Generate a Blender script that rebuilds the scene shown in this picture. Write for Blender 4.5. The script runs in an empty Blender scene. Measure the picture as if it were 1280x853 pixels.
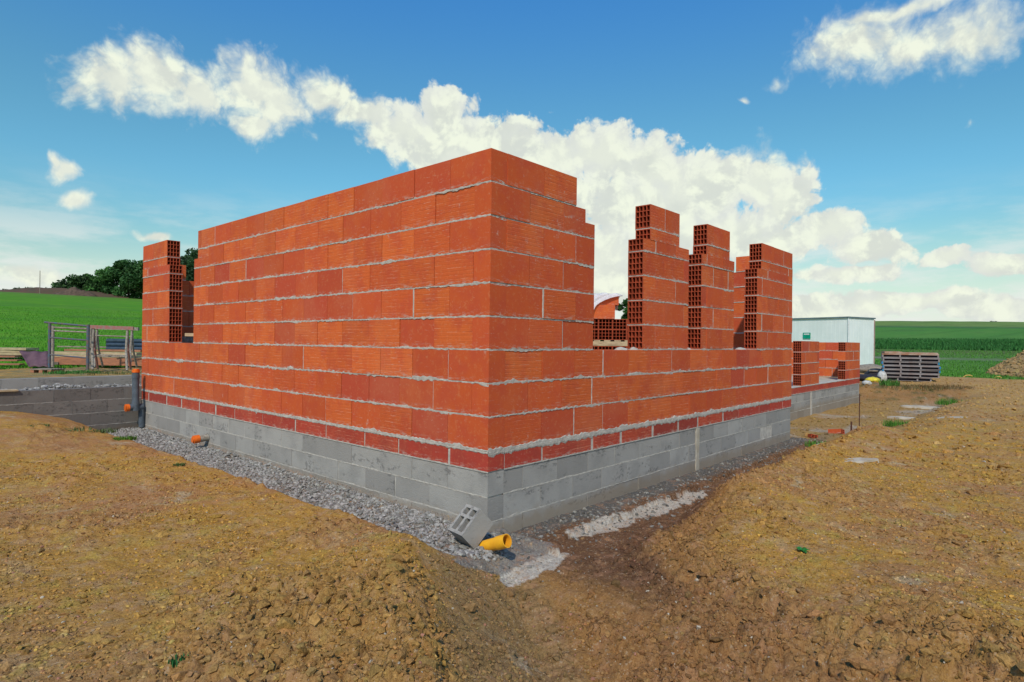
import bpy, math, random
import numpy as np
from mathutils import Vector, Matrix, Euler

random.seed(7)
rng = np.random.default_rng(11)
scene = bpy.context.scene
COL = scene.collection

# ------------------------------------------------------------------ noise
def _hash(ix, iy, s=0):
    h = (ix.astype(np.int64) * 374761393 + iy.astype(np.int64) * 668265263 + s * 974711 + 12345) & 0xFFFFFFFF
    h = ((h ^ (h >> 13)) * 1274126177) & 0xFFFFFFFF
    return ((h ^ (h >> 16)) & 0xFFFFFF) / float(0xFFFFFF)

def perlin(x, y, s=0):
    x = np.asarray(x, float); y = np.asarray(y, float)
    ix = np.floor(x); iy = np.floor(y); fx = x - ix; fy = y - iy
    u = fx * fx * fx * (fx * (fx * 6 - 15) + 10); v = fy * fy * fy * (fy * (fy * 6 - 15) + 10)
    def g(dx, dy):
        a = _hash(ix + dx, iy + dy, s) * 2 * math.pi
        return np.cos(a) * (fx - dx) + np.sin(a) * (fy - dy)
    a = g(0, 0); b = g(1, 0); c = g(0, 1); d = g(1, 1)
    return (a + (b - a) * u + (c - a) * v + (a - b - c + d) * u * v) * 1.5

def fbm(x, y, octv=4, s=0, gain=.5):
    r = 0; a = 1.0; t = 0
    for o in range(octv):
        r = r + a * perlin(x * 2 ** o + 17.3 * o, y * 2 ** o - 9.1 * o, s + o); t += a; a *= gain
    return r / t

def worley(x, y, s=0):
    ix = np.floor(x); iy = np.floor(y)
    f1 = np.full(np.shape(x), 9.0); f2 = f1.copy(); idv = np.zeros(np.shape(x))
    for dx in (-1, 0, 1):
        for dy in (-1, 0, 1):
            cx = ix + dx; cy = iy + dy
            px = cx + _hash(cx, cy, s); py = cy + _hash(cx, cy, s + 7)
            d = np.hypot(px - x, py - y)
            nid = _hash(cx, cy, s + 3)
            m = d < f1
            f2 = np.where(m, f1, np.minimum(f2, d)); idv = np.where(m, nid, idv); f1 = np.where(m, d, f1)
    return f1, f2, idv

def sm(x, a=0., b=1.):
    t = np.clip((x - a) / (b - a), 0, 1); return t * t * (3 - 2 * t)

# ------------------------------------------------------------------ node helpers
def new_mat(name):
    m = bpy.data.materials.new(name); m.use_nodes = True
    nt = m.node_tree; nt.nodes.clear()
    out = nt.nodes.new('ShaderNodeOutputMaterial'); b = nt.nodes.new('ShaderNodeBsdfPrincipled')
    nt.links.new(b.outputs[0], out.inputs[0])
    b.inputs['Specular IOR Level'].default_value = .25
    return m, nt, b

class NT:
    def __init__(s, nt): s.nt = nt
    def n(s, typ, **kw):
        nd = s.nt.nodes.new(typ)
        for k, v in kw.items(): setattr(nd, k, v)
        return nd
    def put(s, sock, v):
        if isinstance(v, bpy.types.NodeSocket): s.nt.links.new(v, sock)
        elif v is not None: sock.default_value = v
    def math(s, op, a, b=None, c=None, clamp=False):
        nd = s.n('ShaderNodeMath', operation=op); nd.use_clamp = clamp
        for i, v in enumerate((a, b, c)):
            if v is not None: s.put(nd.inputs[i], v)
        return nd.outputs[0]
    def noise(s, vec, scale, detail=4, rough=.55, dist=0, dim='3D'):
        nd = s.n('ShaderNodeTexNoise', noise_dimensions=dim)
        if vec is not None: s.put(nd.inputs['Vector'], vec)
        s.put(nd.inputs['Scale'], scale); s.put(nd.inputs['Detail'], detail); s.put(nd.inputs['Roughness'], rough); s.put(nd.inputs['Distortion'], dist)
        return nd.outputs['Fac']
    def mr(s, v, a, b, c=0., d=1., smooth=True):
        nd = s.n('ShaderNodeMapRange', interpolation_type='SMOOTHSTEP' if smooth else 'LINEAR')
        for i, q in enumerate((v, a, b, c, d)): s.put(nd.inputs[i], q)
        return nd.outputs[0]
    def mix(s, f, a, b, mode='MIX'):
        nd = s.n('ShaderNodeMix', data_type='RGBA', blend_type=mode)
        s.put(nd.inputs[0], f); s.put(nd.inputs[6], c4(a)); s.put(nd.inputs[7], c4(b)); return nd.outputs[2]
    def mapping(s, vec, scale=(1, 1, 1), loc=(0, 0, 0)):
        nd = s.n('ShaderNodeMapping'); s.put(nd.inputs[0], vec)
        nd.inputs[1].default_value = loc; nd.inputs[3].default_value = scale; return nd.outputs[0]
    def bump(s, h, strength=.5, dist=.01, normal=None):
        nd = s.n('ShaderNodeBump'); s.put(nd.inputs['Height'], h); s.put(nd.inputs['Strength'], strength); s.put(nd.inputs['Distance'], dist)
        if normal is not None: s.put(nd.inputs['Normal'], normal)
        return nd.outputs[0]
def c4(c):
    if isinstance(c, (tuple, list)) and len(c) == 3: return (*c, 1)
    return c

def simple_mat(name, col, rough=.8, var=.25, scale=8., bump=.3, bdist=.004, col2=None, metal=0, coord='Object', stretch=(1, 1, 1)):
    m, nt, b = new_mat(name); N = NT(nt)
    tc = N.n('ShaderNodeTexCoord').outputs[coord]
    v = N.mapping(tc, stretch)
    f = N.noise(v, scale, 5, .6)
    c2 = col2 or tuple(c * (1 - var) * .8 for c in col)
    f2 = N.mr(f, .35, .68)
    N.put(b.inputs['Base Color'], N.mix(f2, col, c2))
    b.inputs['Roughness'].default_value = rough; b.inputs['Metallic'].default_value = metal
    if bump: N.put(b.inputs['Normal'], N.bump(N.noise(v, scale * 5, 4, .65), bump, bdist))
    return m

M = {}
def mat_brick(name, ca, cb, cd):
    m, nt, b = new_mat(name); N = NT(nt)
    uv = N.n('ShaderNodeUVMap').outputs[0]; uv_n = N.n('ShaderNodeSeparateXYZ'); N.put(uv_n.inputs[0], uv)
    v = uv_n.outputs[1]                       # metres above brick bottom
    rnd = N.n('ShaderNodeAttribute', attribute_name='rnd').outputs['Fac']
    pos = N.n('ShaderNodeTexCoord').outputs['Object']
    off = N.n('ShaderNodeVectorMath', operation='ADD'); N.put(off.inputs[0], pos)
    cmb = N.n('ShaderNodeCombineXYZ'); N.put(cmb.inputs[0], N.math('MULTIPLY', rnd, 37.)); N.put(cmb.inputs[1], N.math('MULTIPLY', rnd, 11.)); N.put(off.inputs[1], cmb.outputs[0])
    p = off.outputs[0]
    c = N.mix(N.mr(rnd, .2, .95), ca, cb)
    c = N.mix(N.mr(rnd, .0, .16, 1, 0), c, cd)
    c = N.mix(N.mr(N.noise(p, 5, 3), .4, .7, 0, .6), c, cd)
    c = N.mix(N.mr(N.noise(p, 26, 4, .65), .52, .75, 0, .35), c, (.60, .24, .10))
    hv = N.math('FRACT', N.math('MULTIPLY', rnd, 17.3)); kv = N.mr(hv, 0, 1, .91, 1.07, False); kc = N.n('ShaderNodeCombineXYZ')
    for i_ in range(3): N.put(kc.inputs[i_], kv)
    c = N.mix(1, c, kc.outputs[0], 'MULTIPLY')
    c = N.mix(N.mr(N.noise(pos, 1.1, 5, .65), .48, .70, 0, .18), c, (.56, .22, .11))
    # horizontal comb marks from the extrusion
    sv = N.mapping(uv, (3., 95., 1.)); st = N.noise(sv, 1., 3, .6)
    smooth = N.mr(rnd, .25, .4)
    c = N.mix(N.math('MULTIPLY', N.mr(st, .50, .68, 0, .35), smooth), c, (.33, .060, .026))
    # pale broken lines along the extruded ribs
    rv = N.math('FRACT', N.math('MULTIPLY', N.math('ADD', v, N.math('MULTIPLY', rnd, .01)), 30.))
    rib = N.math('MULTIPLY', N.mr(N.math('ABSOLUTE', N.math('SUBTRACT', rv, .5)), .10, .03), N.mr(N.noise(N.mapping(uv, (7., 33., 1.)), 1., 4, .7), .50, .62))
    rib = N.math('MULTIPLY', rib, smooth)
    c = N.mix(N.math('MULTIPLY', rib, .7), c, (.68, .30, .18))
    # lime bloom, chips and scuffs
    sv2 = N.mapping(uv, (9., 60., 1.))
    ef = N.math('MULTIPLY', N.mr(N.noise(sv2, 1., 5, .7), .58, .70), N.mr(N.noise(p, 2.6, 3), .44, .60))
    c = N.mix(N.math('MULTIPLY', ef, .42), c, (.62, .42, .33))
    sp = N.mr(N.noise(p, 42, 3, .6), .66, .76); c = N.mix(N.math('MULTIPLY', sp, .30), c, (.66, .42, .32))
    bl = N.math('MULTIPLY', N.mr(N.noise(p, 9, 6, .75), .62, .70), N.mr(N.noise(p, 1.3, 2), .50, .60)); c = N.mix(N.math('MULTIPLY', bl, .55), c, (.58, .42, .33))
    # mortar smeared near bed joints
    edge = N.math('MINIMUM', v, N.math('SUBTRACT', .300, v))
    e = N.mr(edge, .0, .05, 1, 0)
    smn = N.math('MULTIPLY', e, N.mr(N.noise(N.mapping(uv, (11., 38., 1.)), 1., 6, .7), .48, .62))
    c = N.mix(N.math('MULTIPLY', smn, .75), c, (.46, .37, .31))
    N.put(b.inputs['Base Color'], c)
    b.inputs['Roughness'].default_value = .86; b.inputs['Specular IOR Level'].default_value = .2
    h = N.math('ADD', N.math('MULTIPLY', N.mr(N.math('ABSOLUTE', N.math('SUBTRACT', rv, .5)), .0, .16), N.math('MULTIPLY', smooth, .5)), 0.)
    h = N.math('ADD', h, N.math('MULTIPLY', st, N.math('MULTIPLY', smooth, .8)), N.math('MULTIPLY', N.noise(p, 90, 4, .7), .5))
    N.put(b.inputs['Normal'], N.bump(h, .45, .004))
    return m
M['brick'] = mat_brick('terracotta_brick', (.53, .092, .024), (.61, .125, .028), (.47, .070, .032))
M['planelle'] = mat_brick('dark_terracotta', (.40, .05, .03), (.46, .07, .033), (.30, .045, .03))
M['cell'] = simple_mat('terracotta_web', (.42, .075, .03), .9, .2, 12, .2)

def mat_mortar():
    m, nt, b = new_mat('mortar'); N = NT(nt)
    p = N.n('ShaderNodeTexCoord').outputs['Object']
    c = N.mix(N.mr(N.noise(p, 14, 5, .65), .35, .7), (.50, .465, .40), (.35, .32, .275))
    c = N.mix(N.mr(N.noise(p, 55, 3), .6, .75, 0, .5), c, (.42, .20, .12))
    N.put(b.inputs['Base Color'], c); b.inputs['Roughness'].default_value = .93
    N.put(b.inputs['Normal'], N.bump(N.noise(p, 110, 5, .7), .8, .006)); return m
M['mortar'] = mat_mortar()

def mat_block(name='concrete_block', k=1.):
    m, nt, b = new_mat(name); N = NT(nt)
    p = N.n('ShaderNodeTexCoord').outputs['Object']
    rnd = N.n('ShaderNodeAttribute', attribute_name='rnd').outputs['Fac']
    cm = N.n('ShaderNodeCombineXYZ'); N.put(cm.inputs[0], N.math('MULTIPLY', rnd, 31.)); off = N.n('ShaderNodeVectorMath', operation='ADD'); N.put(off.inputs[0], p); N.put(off.inputs[1], cm.outputs[0]); q = off.outputs[0]
    c = N.mix(rnd, (.275, .258, .232), (.385, .365, .328))
    c = N.mix(N.mr(N.noise(q, 3.2, 4), .42, .72, 0, .55), c, (.235, .225, .205))
    st = N.math('MULTIPLY', N.mr(N.noise(N.mapping(q, (14, 14, 22)), 1., 5, .75), .50, .60), N.mr(N.noise(N.mapping(q, (1.6, 1.6, 5)), 1., 2), .52, .60))
    c = N.mix(N.math('MULTIPLY', st, .6), c, (.11, .105, .10))
    c = N.mix(N.mr(N.noise(p, 130, 3, .7), .58, .72, 0, .5), c, (.17, .165, .155))
    c = N.mix(N.mr(N.noise(p, 170, 2, .6), .66, .76, 0, .5), c, (.55, .54, .50))
    sz = N.n('ShaderNodeSeparateXYZ'); N.put(sz.inputs[0], p)
    mud = N.math('MULTIPLY', N.mr(N.math('ADD', sz.outputs[2], N.math('MULTIPLY', N.noise(p, 7, 5, .65), .22)), -.40, -.26, 1, 0), .6)
    c = N.mix(mud, c, (.27, .20, .125))
    if k < 1: c = N.mix(1, c, (k, k * .97, k * .96), 'MULTIPLY')
    N.put(b.inputs['Base Color'], c); b.inputs['Roughness'].default_value = .94
    N.put(b.inputs['Normal'], N.bump(N.math('ADD', N.noise(p, 120, 4, .75), N.math('MULTIPLY', N.noise(p, 30, 3), .6)), .8, .006)); return m
M['block'] = mat_block(); M['block_damp'] = mat_block('damp_concrete_block', .52)

def mat_ground():
    m, nt, b = new_mat('ground_soil'); N = NT(nt)
    p = N.n('ShaderNodeTexCoord').outputs['Object']
    col = N.n('ShaderNodeAttribute', attribute_name='Col').outputs['Color']
    dn = N.n('ShaderNodeAttribute', attribute_name='soil').outputs['Fac']
    f = N.noise(p, 60, 6, .75)
    c = N.mix(N.math('MULTIPLY', dn, N.mr(f, .32, .56, .75, 0)), col, N.mix(1, col, (.42, .33, .30), 'MULTIPLY'))
    c = N.mix(N.math('MULTIPLY', dn, N.mr(N.noise(p, 24, 5, .7), .54, .70, 0, .5)), c, (.52, .33, .13))
    c = N.mix(N.math('MULTIPLY', dn, N.mr(N.noise(p, 6, 6, .7), .48, .66, 0, .4)), c, (.40, .21, .12))
    sp = N.mr(N.noise(p, 70, 2, .5), .70, .75); c = N.mix(N.math('MULTIPLY', N.math('MULTIPLY', sp, dn), .75), c, (.60, .52, .40))
    c = N.mix(N.math('MULTIPLY', dn, N.mr(N.noise(p, 38, 3, .6), .58, .70, 0, .45)), c, (.50, .40, .28))
    c = N.mix(N.math('MULTIPLY', dn, N.mr(N.noise(N.mapping(p, (1, 1, 1), (3.1, 7.7, 0)), 31, 3, .6), .60, .72, 0, .55)), c, (.20, .105, .05))
    # drying cracks
    wv = N.n('ShaderNodeVectorMath', operation='ADD'); N.put(wv.inputs[0], p)
    nz = N.n('ShaderNodeTexNoise'); N.put(nz.inputs['Vector'], p); nz.inputs['Scale'].default_value = 9; nz.inputs['Detail'].default_value = 4
    sc_ = N.n('ShaderNodeVectorMath', operation='SCALE'); N.put(sc_.inputs[0], nz.outputs['Color']); sc_.inputs[3].default_value = .16; N.put(wv.inputs[1], sc_.outputs[0])
    vo = N.n('ShaderNodeTexVoronoi', feature='DISTANCE_TO_EDGE'); N.put(vo.inputs['Vector'], wv.outputs[0]); vo.inputs['Scale'].default_value = 9.
    ck = N.math('MULTIPLY', N.mr(vo.outputs['Distance'], .0, .035, 1, 0), N.mr(N.noise(p, 1.6, 4, .6), .50, .60)); ck = N.math('MULTIPLY', ck, dn)
    c = N.mix(N.math('MULTIPLY', ck, .55), c, (.12, .062, .028))
    gr = N.math('SUBTRACT', 1., dn)
    sv = N.mapping(p, (1, 1, 1))
    c = N.mix(N.math('MULTIPLY', gr, N.mr(N.noise(sv, 2.2, 8, .75), .38, .66, 0, .35)), c, N.mix(1, c, (.65, .72, .6), 'MULTIPLY'))
    N.put(b.inputs['Base Color'], c); b.inputs['Roughness'].default_value = .96; b.inputs['Specular IOR Level'].default_value = .12
    h = N.math('SUBTRACT', N.math('ADD', N.math('MULTIPLY', N.noise(p, 28, 8, .72), 1.), N.math('MULTIPLY', f, .5)), N.math('MULTIPLY', ck, .6))
    N.put(b.inputs['Normal'], N.bump(h, N.math('ADD', .35, N.math('MULTIPLY', dn, .5)), .022)); return m
M['ground'] = mat_ground()

def mat_attr(name, rough=.9, sc=60, bump=.5, mul=.7):
    m, nt, b = new_mat(name); N = NT(nt)
    p = N.n('ShaderNodeTexCoord').outputs['Object']
    col = N.n('ShaderNodeAttribute', attribute_name='Col').outputs['Color']
    c = N.mix(N.mr(N.noise(p, sc, 4, .6), .35, .65, 0, 1), col, N.mix(1, col, (mul, mul, mul), 'MULTIPLY'))
    N.put(b.inputs['Base Color'], c); b.inputs['Roughness'].default_value = rough; b.inputs['Specular IOR Level'].default_value = .15
    if bump: N.put(b.inputs['Normal'], N.bump(N.noise(p, sc * 1.5, 4, .7), bump, .008))
    return m
M['stone'] = mat_attr('loose_stone'); M['clod'] = mat_attr('earth_clod', sc=70, bump=1., mul=.6)
def mat_leaf():
    m, nt, b = new_mat('leaf'); N = NT(nt)
    col = N.n('ShaderNodeAttribute', attribute_name='Col').outputs['Color']
    N.put(b.inputs['Base Color'], col); b.inputs['Roughness'].default_value = .7
    tr = N.n('ShaderNodeBsdfTranslucent'); N.put(tr.inputs[0], col)
    mx = N.n('ShaderNodeMixShader'); mx.inputs[0].default_value = .25
    nt.links.new(b.outputs[0], mx.inputs[1]); nt.links.new(tr.outputs[0], mx.inputs[2])
    nt.links.new(mx.outputs[0], [n for n in nt.nodes if n.type == 'OUTPUT_MATERIAL'][0].inputs[0]); return m
M['leaf'] = mat_leaf()
M['bark'] = simple_mat('bark', (.10, .075, .05), .9, .3, 6)
M['wood'] = simple_mat('pale_timber', (.52, .40, .24), .8, .3, 5, .4, .004, (.34, .25, .15), stretch=(1, 1, 6))
M['wood_red'] = simple_mat('reddish_timber', (.40, .17, .09), .8, .3, 5, .4, .004, (.25, .12, .07), stretch=(1, 1, 6))
M['wood_grey'] = simple_mat('weathered_timber', (.30, .25, .19), .9, .3, 7, .4, .004, (.17, .14, .11))
M['steel_blue'] = simple_mat('blue_painted_steel', (.07, .11, .16), .5, .3, 20, .2, .002, (.16, .10, .07))
M['steel_dirty'] = simple_mat('cement_caked_steel', (.34, .31, .26), .85, .3, 25, .6, .004, (.20, .16, .12))
M['steel_red'] = simple_mat('red_oxide_steel', (.36, .13, .11), .7, .3, 20, .4, .003, (.28, .2, .17))
M['rust'] = simple_mat('rusty_steel', (.11, .045, .03), .9, .3, 40, .5, .002)
M['sheet'] = simple_mat('plum_sheet', (.13, .07, .085), .65, .2, 6, .2)
M['pvc_grey'] = simple_mat('grey_pvc', (.105, .13, .155), .38, .15, 10, .1, .001)
M['pvc_yellow'] = simple_mat('yellow_pipe', (.85, .42, .02), .4, .15, 6, .15, .002, (.68, .30, .02))
M['orange'] = simple_mat('orange_cap', (.85, .17, .02), .4, .15, 15, .1, .001)
M['pipe_dark'] = simple_mat('dark_pipe', (.035, .06, .085), .45, .2, 10, .1)
M['white_clad'] = simple_mat('white_cladding', (.78, .82, .78), .5, .1, 1.2, .1, .004, (.71, .76, .72))
M['shed_roof'] = simple_mat('shed_roof_sheet', (.16, .23, .25), .5, .2, 2, .1)
M['green_sign'] = simple_mat('green_sign', (.0, .36, .22), .5, .1, 5, 0)
M['white_paint'] = simple_mat('white_paint', (.78, .8, .78), .5, .08, 5, 0)
M['brown_trim'] = simple_mat('trim', (.34, .24, .2), .6, .1, 5, 0)
M['formwork'] = simple_mat('formwork_face', (.33, .165, .10), .8, .3, 3, .4, .005, (.42, .34, .27))
M['formwork_edge'] = simple_mat('formwork_edge', (.27, .25, .25), .8, .3, 6, .4, .004, (.24, .19, .18))
M['void'] = simple_mat('gap_shade_paint', (.035, .028, .035), .9, .2, 5, 0)  # near-black, paints the shade in the gaps between formwork panels
M['blue'] = simple_mat('blue_cap', (.02, .22, .42), .5, .1, 5, 0)
M['yellow'] = simple_mat('yellow_bag', (.75, .6, .05), .6, .2, 12, .3)
M['white_dirty'] = simple_mat('dirty_white', (.55, .54, .5), .6, .25, 9, .3)
M['slab'] = simple_mat('pale_concrete', (.50, .45, .36), .92, .25, 5, .6, .006, (.36, .30, .22))
M['brushwood'] = simple_mat('brushwood', (.07, .05, .035), .95, .3, 2, .6, .05, (.13, .085, .06))
M['bank'] = simple_mat('bank_earth', (.105, .06, .04), .97, .3, .5, .6, .1, (.075, .06, .035))
M['hose'] = simple_mat('yellow_hose', (.62, .42, .10), .6, .2, 10, .1)
def mat_film():
    m, nt, b = new_mat('plastic_film'); N = NT(nt)
    b.inputs['Base Color'].default_value = (.82, .80, .80, 1); b.inputs['Roughness'].default_value = .3
    b.inputs['Alpha'].default_value = .72
    p = N.n('ShaderNodeTexCoord').outputs['Object']
    N.put(b.inputs['Normal'], N.bump(N.noise(p, 9, 5, .7, 1.), .9, .03)); return m
M['film'] = mat_film()

# ------------------------------------------------------------------ mesh collector
class MB:
    def __init__(s): s.v = []; s.f = []; s.m = []; s.r = []; s.uv = []
    def quad(s, pts, mi=0, r=.5, uv=None):
        b = len(s.v); s.v += [tuple(p) for p in pts]; n = len(pts); s.f.append(tuple(range(b, b + n))); s.m.append(mi); s.r.append(r)
        s.uv += (uv if uv is not None else [(0, .13)] * n)
    def box(s, lo, hi, mi=0, r=.5, T=None, uvax=None):
        x0, y0, z0 = lo; x1, y1, z1 = hi
        P = [(x0, y0, z0), (x1, y0, z0), (x1, y1, z0), (x0, y1, z0), (x0, y0, z1), (x1, y0, z1), (x1, y1, z1), (x0, y1, z1)]
        if T: P = [T(*p) for p in P]
        for f in [(3, 2, 1, 0), (4, 5, 6, 7), (0, 1, 5, 4), (1, 2, 6, 5), (2, 3, 7, 6), (3, 0, 4, 7)]:
            s.quad([P[i] for i in f], mi, r)
    def tube(s, a, b, ra, rb=None, n=10, mi=0, cap=True, r=.5):
        a = Vector(a); b = Vector(b); rb = ra if rb is None else rb
        d = (b - a).normalized(); u = d.orthogonal().normalized(); w = d.cross(u)
        A = [a + (u * math.cos(t) + w * math.sin(t)) * ra for t in [2 * math.pi * i / n for i in range(n)]]
        B = [b + (u * math.cos(t) + w * math.sin(t)) * rb for t in [2 * math.pi * i / n for i in range(n)]]
        for i in range(n):
            j = (i + 1) % n; s.quad([A[i], A[j], B[j], B[i]], mi, r)
        if cap: s.quad(A[::-1], mi, r); s.quad(B, mi, r)
    def build(s, name, mats, parent=None, smooth=False, loc=None, rot=None):
        me = bpy.data.meshes.new(name)
        me.from_pydata(s.v, [], s.f)
        mats = mats if isinstance(mats, (list, tuple)) else [mats]
        for m in mats: me.materials.append(m)
        me.polygons.foreach_set('material_index', s.m)
        a = me.attributes.new('rnd', 'FLOAT', 'FACE'); a.data.foreach_set('value', s.r)
        u = me.uv_layers.new(name='UVMap'); u.data.foreach_set('uv', [c for p in s.uv for c in p])
        if smooth: me.polygons.foreach_set('use_smooth', [True] * len(s.f))
        me.update()
        if smooth:
            import bmesh
            bm = bmesh.new(); bm.from_mesh(me); bmesh.ops.remove_doubles(bm, verts=bm.verts, dist=1e-5); bm.to_mesh(me); bm.free()
            me.set_sharp_from_angle(angle=math.radians(40))
        o = bpy.data.objects.new(name, me); COL.objects.link(o)
        if parent: o.parent = parent
        if loc: o.location = loc
        if rot: o.rotation_euler = rot
        return o

def tag(o, label=None, cat=None, group=None, kind=None):
    if label: o['label'] = label
    if cat: o['category'] = cat
    if group: o['group'] = group
    if kind: o['kind'] = kind
    return o
def thing(name, label, cat, loc=(0, 0, 0), rz=0, group=None):
    o = bpy.data.objects.new(name, None); COL.objects.link(o); o.location = loc; o.rotation_euler = (0, 0, rz); o.empty_display_size = .2
    return tag(o, label, cat, group)
def copy_tree(o, parent=None):
    c = o.copy(); COL.objects.link(c); c.parent = parent
    for ch in o.children: copy_tree(ch, c)
    return c
def np_mesh(name, V, F, mats, col=None, smooth=False, extra=None, parent=None):
    me = bpy.data.meshes.new(name)
    V = np.asarray(V, np.float32); F = np.asarray(F, np.int32); k = F.shape[1]
    me.vertices.add(len(V)); me.vertices.foreach_set('co', V.ravel())
    me.loops.add(F.size); me.loops.foreach_set('vertex_index', F.ravel())
    me.polygons.add(len(F)); me.polygons.foreach_set('loop_start', np.arange(0, F.size, k, dtype=np.int32))
    me.polygons.foreach_set('loop_total', np.full(len(F), k, np.int32))
    for m in (mats if isinstance(mats, list) else [mats]): me.materials.append(m)
    if col is not None:
        a = me.attributes.new('Col', 'FLOAT_COLOR', 'POINT'); c = np.ones((len(V), 4), np.float32); c[:, :3] = col; a.data.foreach_set('color', c.ravel())
    for nm, arr in (extra or {}).items():
        a = me.attributes.new(nm, 'FLOAT', 'POINT'); a.data.foreach_set('value', np.asarray(arr, np.float32))
    me.polygons.foreach_set('use_smooth', np.full(len(F), smooth))
    me.update(calc_edges=True); me.validate()
    o = bpy.data.objects.new(name, me); COL.objects.link(o)
    if parent: o.parent = parent
    return o

# ------------------------------------------------------------------ terrain
CAM = np.array([-3.6466, -3.5345, 1.0941])
def polydist(x, y, pts):
    best = np.full(np.shape(x), 1e9); side = np.zeros(np.shape(x))
    for (ax, ay), (bx, by) in zip(pts[:-1], pts[1:]):
        dx, dy = bx - ax, by - ay; L2 = dx * dx + dy * dy
        t = np.clip(((x - ax) * dx + (y - ay) * dy) / L2, 0, 1)
        qx = x - ax - t * dx; qy = y - ay - t * dy; d = np.hypot(qx, qy)
        m = d < best; best = np.where(m, d, best); side = np.where(m, np.sign(dx * qy - dy * qx), side)
    return best, side
def smin(a, b, k=.06):
    h = np.clip(.5 + .5 * (b - a) / k, 0, 1); return b + (a - b) * h - k * h * (1 - h)
TR = [(16, -.30), (8, -.36), (.5, -.40), (-.12, -.82), (-1.1, -2.05), (-2.3, -3.5), (-4.5, -6)]
def far_h(x, y):
    L = .3 + .0 * x + .074 * np.clip(y - 17, 0, 115) + .01 * np.clip(y - 132, 0, 400) * 0
    Lx = 1 - sm(x, 60, 220) * .35
    L = .3 + (L - .3) * Lx - .05 * np.clip(y - 140, 0, 100)
    R = np.interp(x, [14, 23, 26, 36, 46, 62, 76, 82, 250, 300, 420], [-.3, -.3, -.28, -.22, .05, .45, .8, 1.5, 11.2, 11.8, 9])
    R = R + np.clip(x - 90, 0, 160) / 160 * .045 * np.clip(y - 40, -60, 80)
    R = np.where(x < 14, -.3, R)
    L = np.where(y > 9.72, L, -.3)
    return np.maximum(L, R)
def height(x, y, detail=True):
    top = -.315 + .0 * x
    mound_l = sm(-x, .6, 2.0) * sm(y, 4.2, 8.6) * .25 * (y < 8.62)
    top = top + mound_l + .03 * perlin(x * .55, y * .55, 3) * sm(np.hypot(x + 3.6, y + 3.5), 1, 3)
    top = top + .10 * sm(y, -2.3, -1.25) * sm(-y, .6, .95) * sm(x, .2, 2) * (1 - sm(x, 8, 11))
    top = np.where((y > 9.72) | (x > 14), np.maximum(top, far_h(x, y)), top)
    n_ = (x + .15) * -.8 + (y + .85) * .6; a_ = (x + .15) * -.6 + (y + .85) * -.8
    top = top + .10 * np.exp(-((n_ - 1.05) / .42) ** 2) * sm(a_, -.5, .35) * (1 - sm(a_, 2.2, 3.6))
    xe = -.74 + .05 * perlin(y * 1.1, y * 0 + 3.3, 5) - .12 * sm(y, 5, 8.4) + .02 * perlin(y * 6, y * 0, 8)
    d1 = np.hypot(np.maximum(0, xe - x), np.maximum(0, -.3 - y))
    d1 = np.where(x > .5, d1, d1)
    c1 = -.49 + 1.35 * d1
    c1 = np.where((y < 8.65) & (x < 7.7), c1, 9)
    d, side = polydist(x, y, TR)
    wob = .10 * perlin(x * 1.3, y * 1.3, 9)
    kr = .24 + .46 * sm(x, .5, 2.2)
    k = np.where(side > 0, kr, .68)     # positive side = camera-right heap
    k = np.where(x > .2, np.where(side > 0, kr, 0.0), k)
    c2 = -.60 - .16 * sm(-x, .1, 1.0) + k * np.maximum(0, d - .28 - .22 * (1 - sm(x, .9, 2.6)) * (side > 0) * sm(x, -.9, -.1) + wob)
    c2 = np.where((x > .2) & (side <= 0), -.56, c2)
    c2 = np.where((y < 8.65) & (x < 15.5) & ~((x > 7.9) & (y > .6)), c2, 9)
    z = smin(top, c1, .05); z = smin(z, c2, .07)
    # shallow pit beside the far annex
    px = np.maximum(np.maximum(8.6 - x, x - 19), 0); py = np.maximum(-.75 - y, 0)
    dd = np.hypot(px * np.where(x > 19, .62, .45), py * 1.0)
    c3 = -.70 + .22 * np.maximum(0, dd - 0) / .62
    c3 = np.where((y < 8.65) & (x > 7.9), c3 + .05 * fbm(x * .8, y * .8, 3, 40), 9)
    z = smin(z, c3, .06)
    # spoil heap at the right
    hx = (x - 36.2) / 6.0; hy = (y + 5.2) / 4.6
    hz = 3.1 * np.clip(1 - np.hypot(hx, hy), 0, 1)
    z = z + hz * (1 + .16 * fbm(x * .6, y * .6, 3, 60)) + sm(hz, .02, .4) * .16 * fbm(x * 1.7, y * 1.7, 5, 61, .65) 
    z = np.where((x > .0) & (x < 7.7) & (y > .05) & (y < 8.6), -.45, z)
    if not detail: return z
    r = np.hypot(x - CAM[0], y - CAM[1])
    near = 1 - sm(r, 9, 20)
    bare = soil_mask(x, y)
    lump = lump_mask(x, y)
    wx = x + .05 * perlin(x * 7, y * 7, 70); wy = y + .05 * perlin(x * 7, y * 7, 71)
    f1, f2, idv = worley(wx * 13, wy * 13, 20); g1, g2, id2 = worley(wx * 27, wy * 27, 21); h1, h2, id3 = worley(wx * 5.5, wy * 5.5, 22)
    cl = (.022 * (1 - np.clip(f1 * 1.25, 0, 1) ** 2) * (.3 + idv) + .011 * (1 - np.clip(g1 * 1.2, 0, 1) ** 2) * (.3 + id2)
          + .035 * (1 - np.clip(h1 * 1.2, 0, 1) ** 2) * (.1 + id3 ** 2) * sm(lump, .55, .95))
    z = z + near * bare * lump * cl * 2.1 + near * bare * sm(lump, .5, .9) * .026 * fbm(x * 3.3, y * 3.3, 4, 63, .6)
    # drying cracks on the flatter earth
    c_1, c_2, _ = worley(wx * 2.3 + .3 * perlin(x * 3, y * 3, 77), wy * 2.3 + .3 * perlin(x * 3, y * 3, 78), 33)
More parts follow.
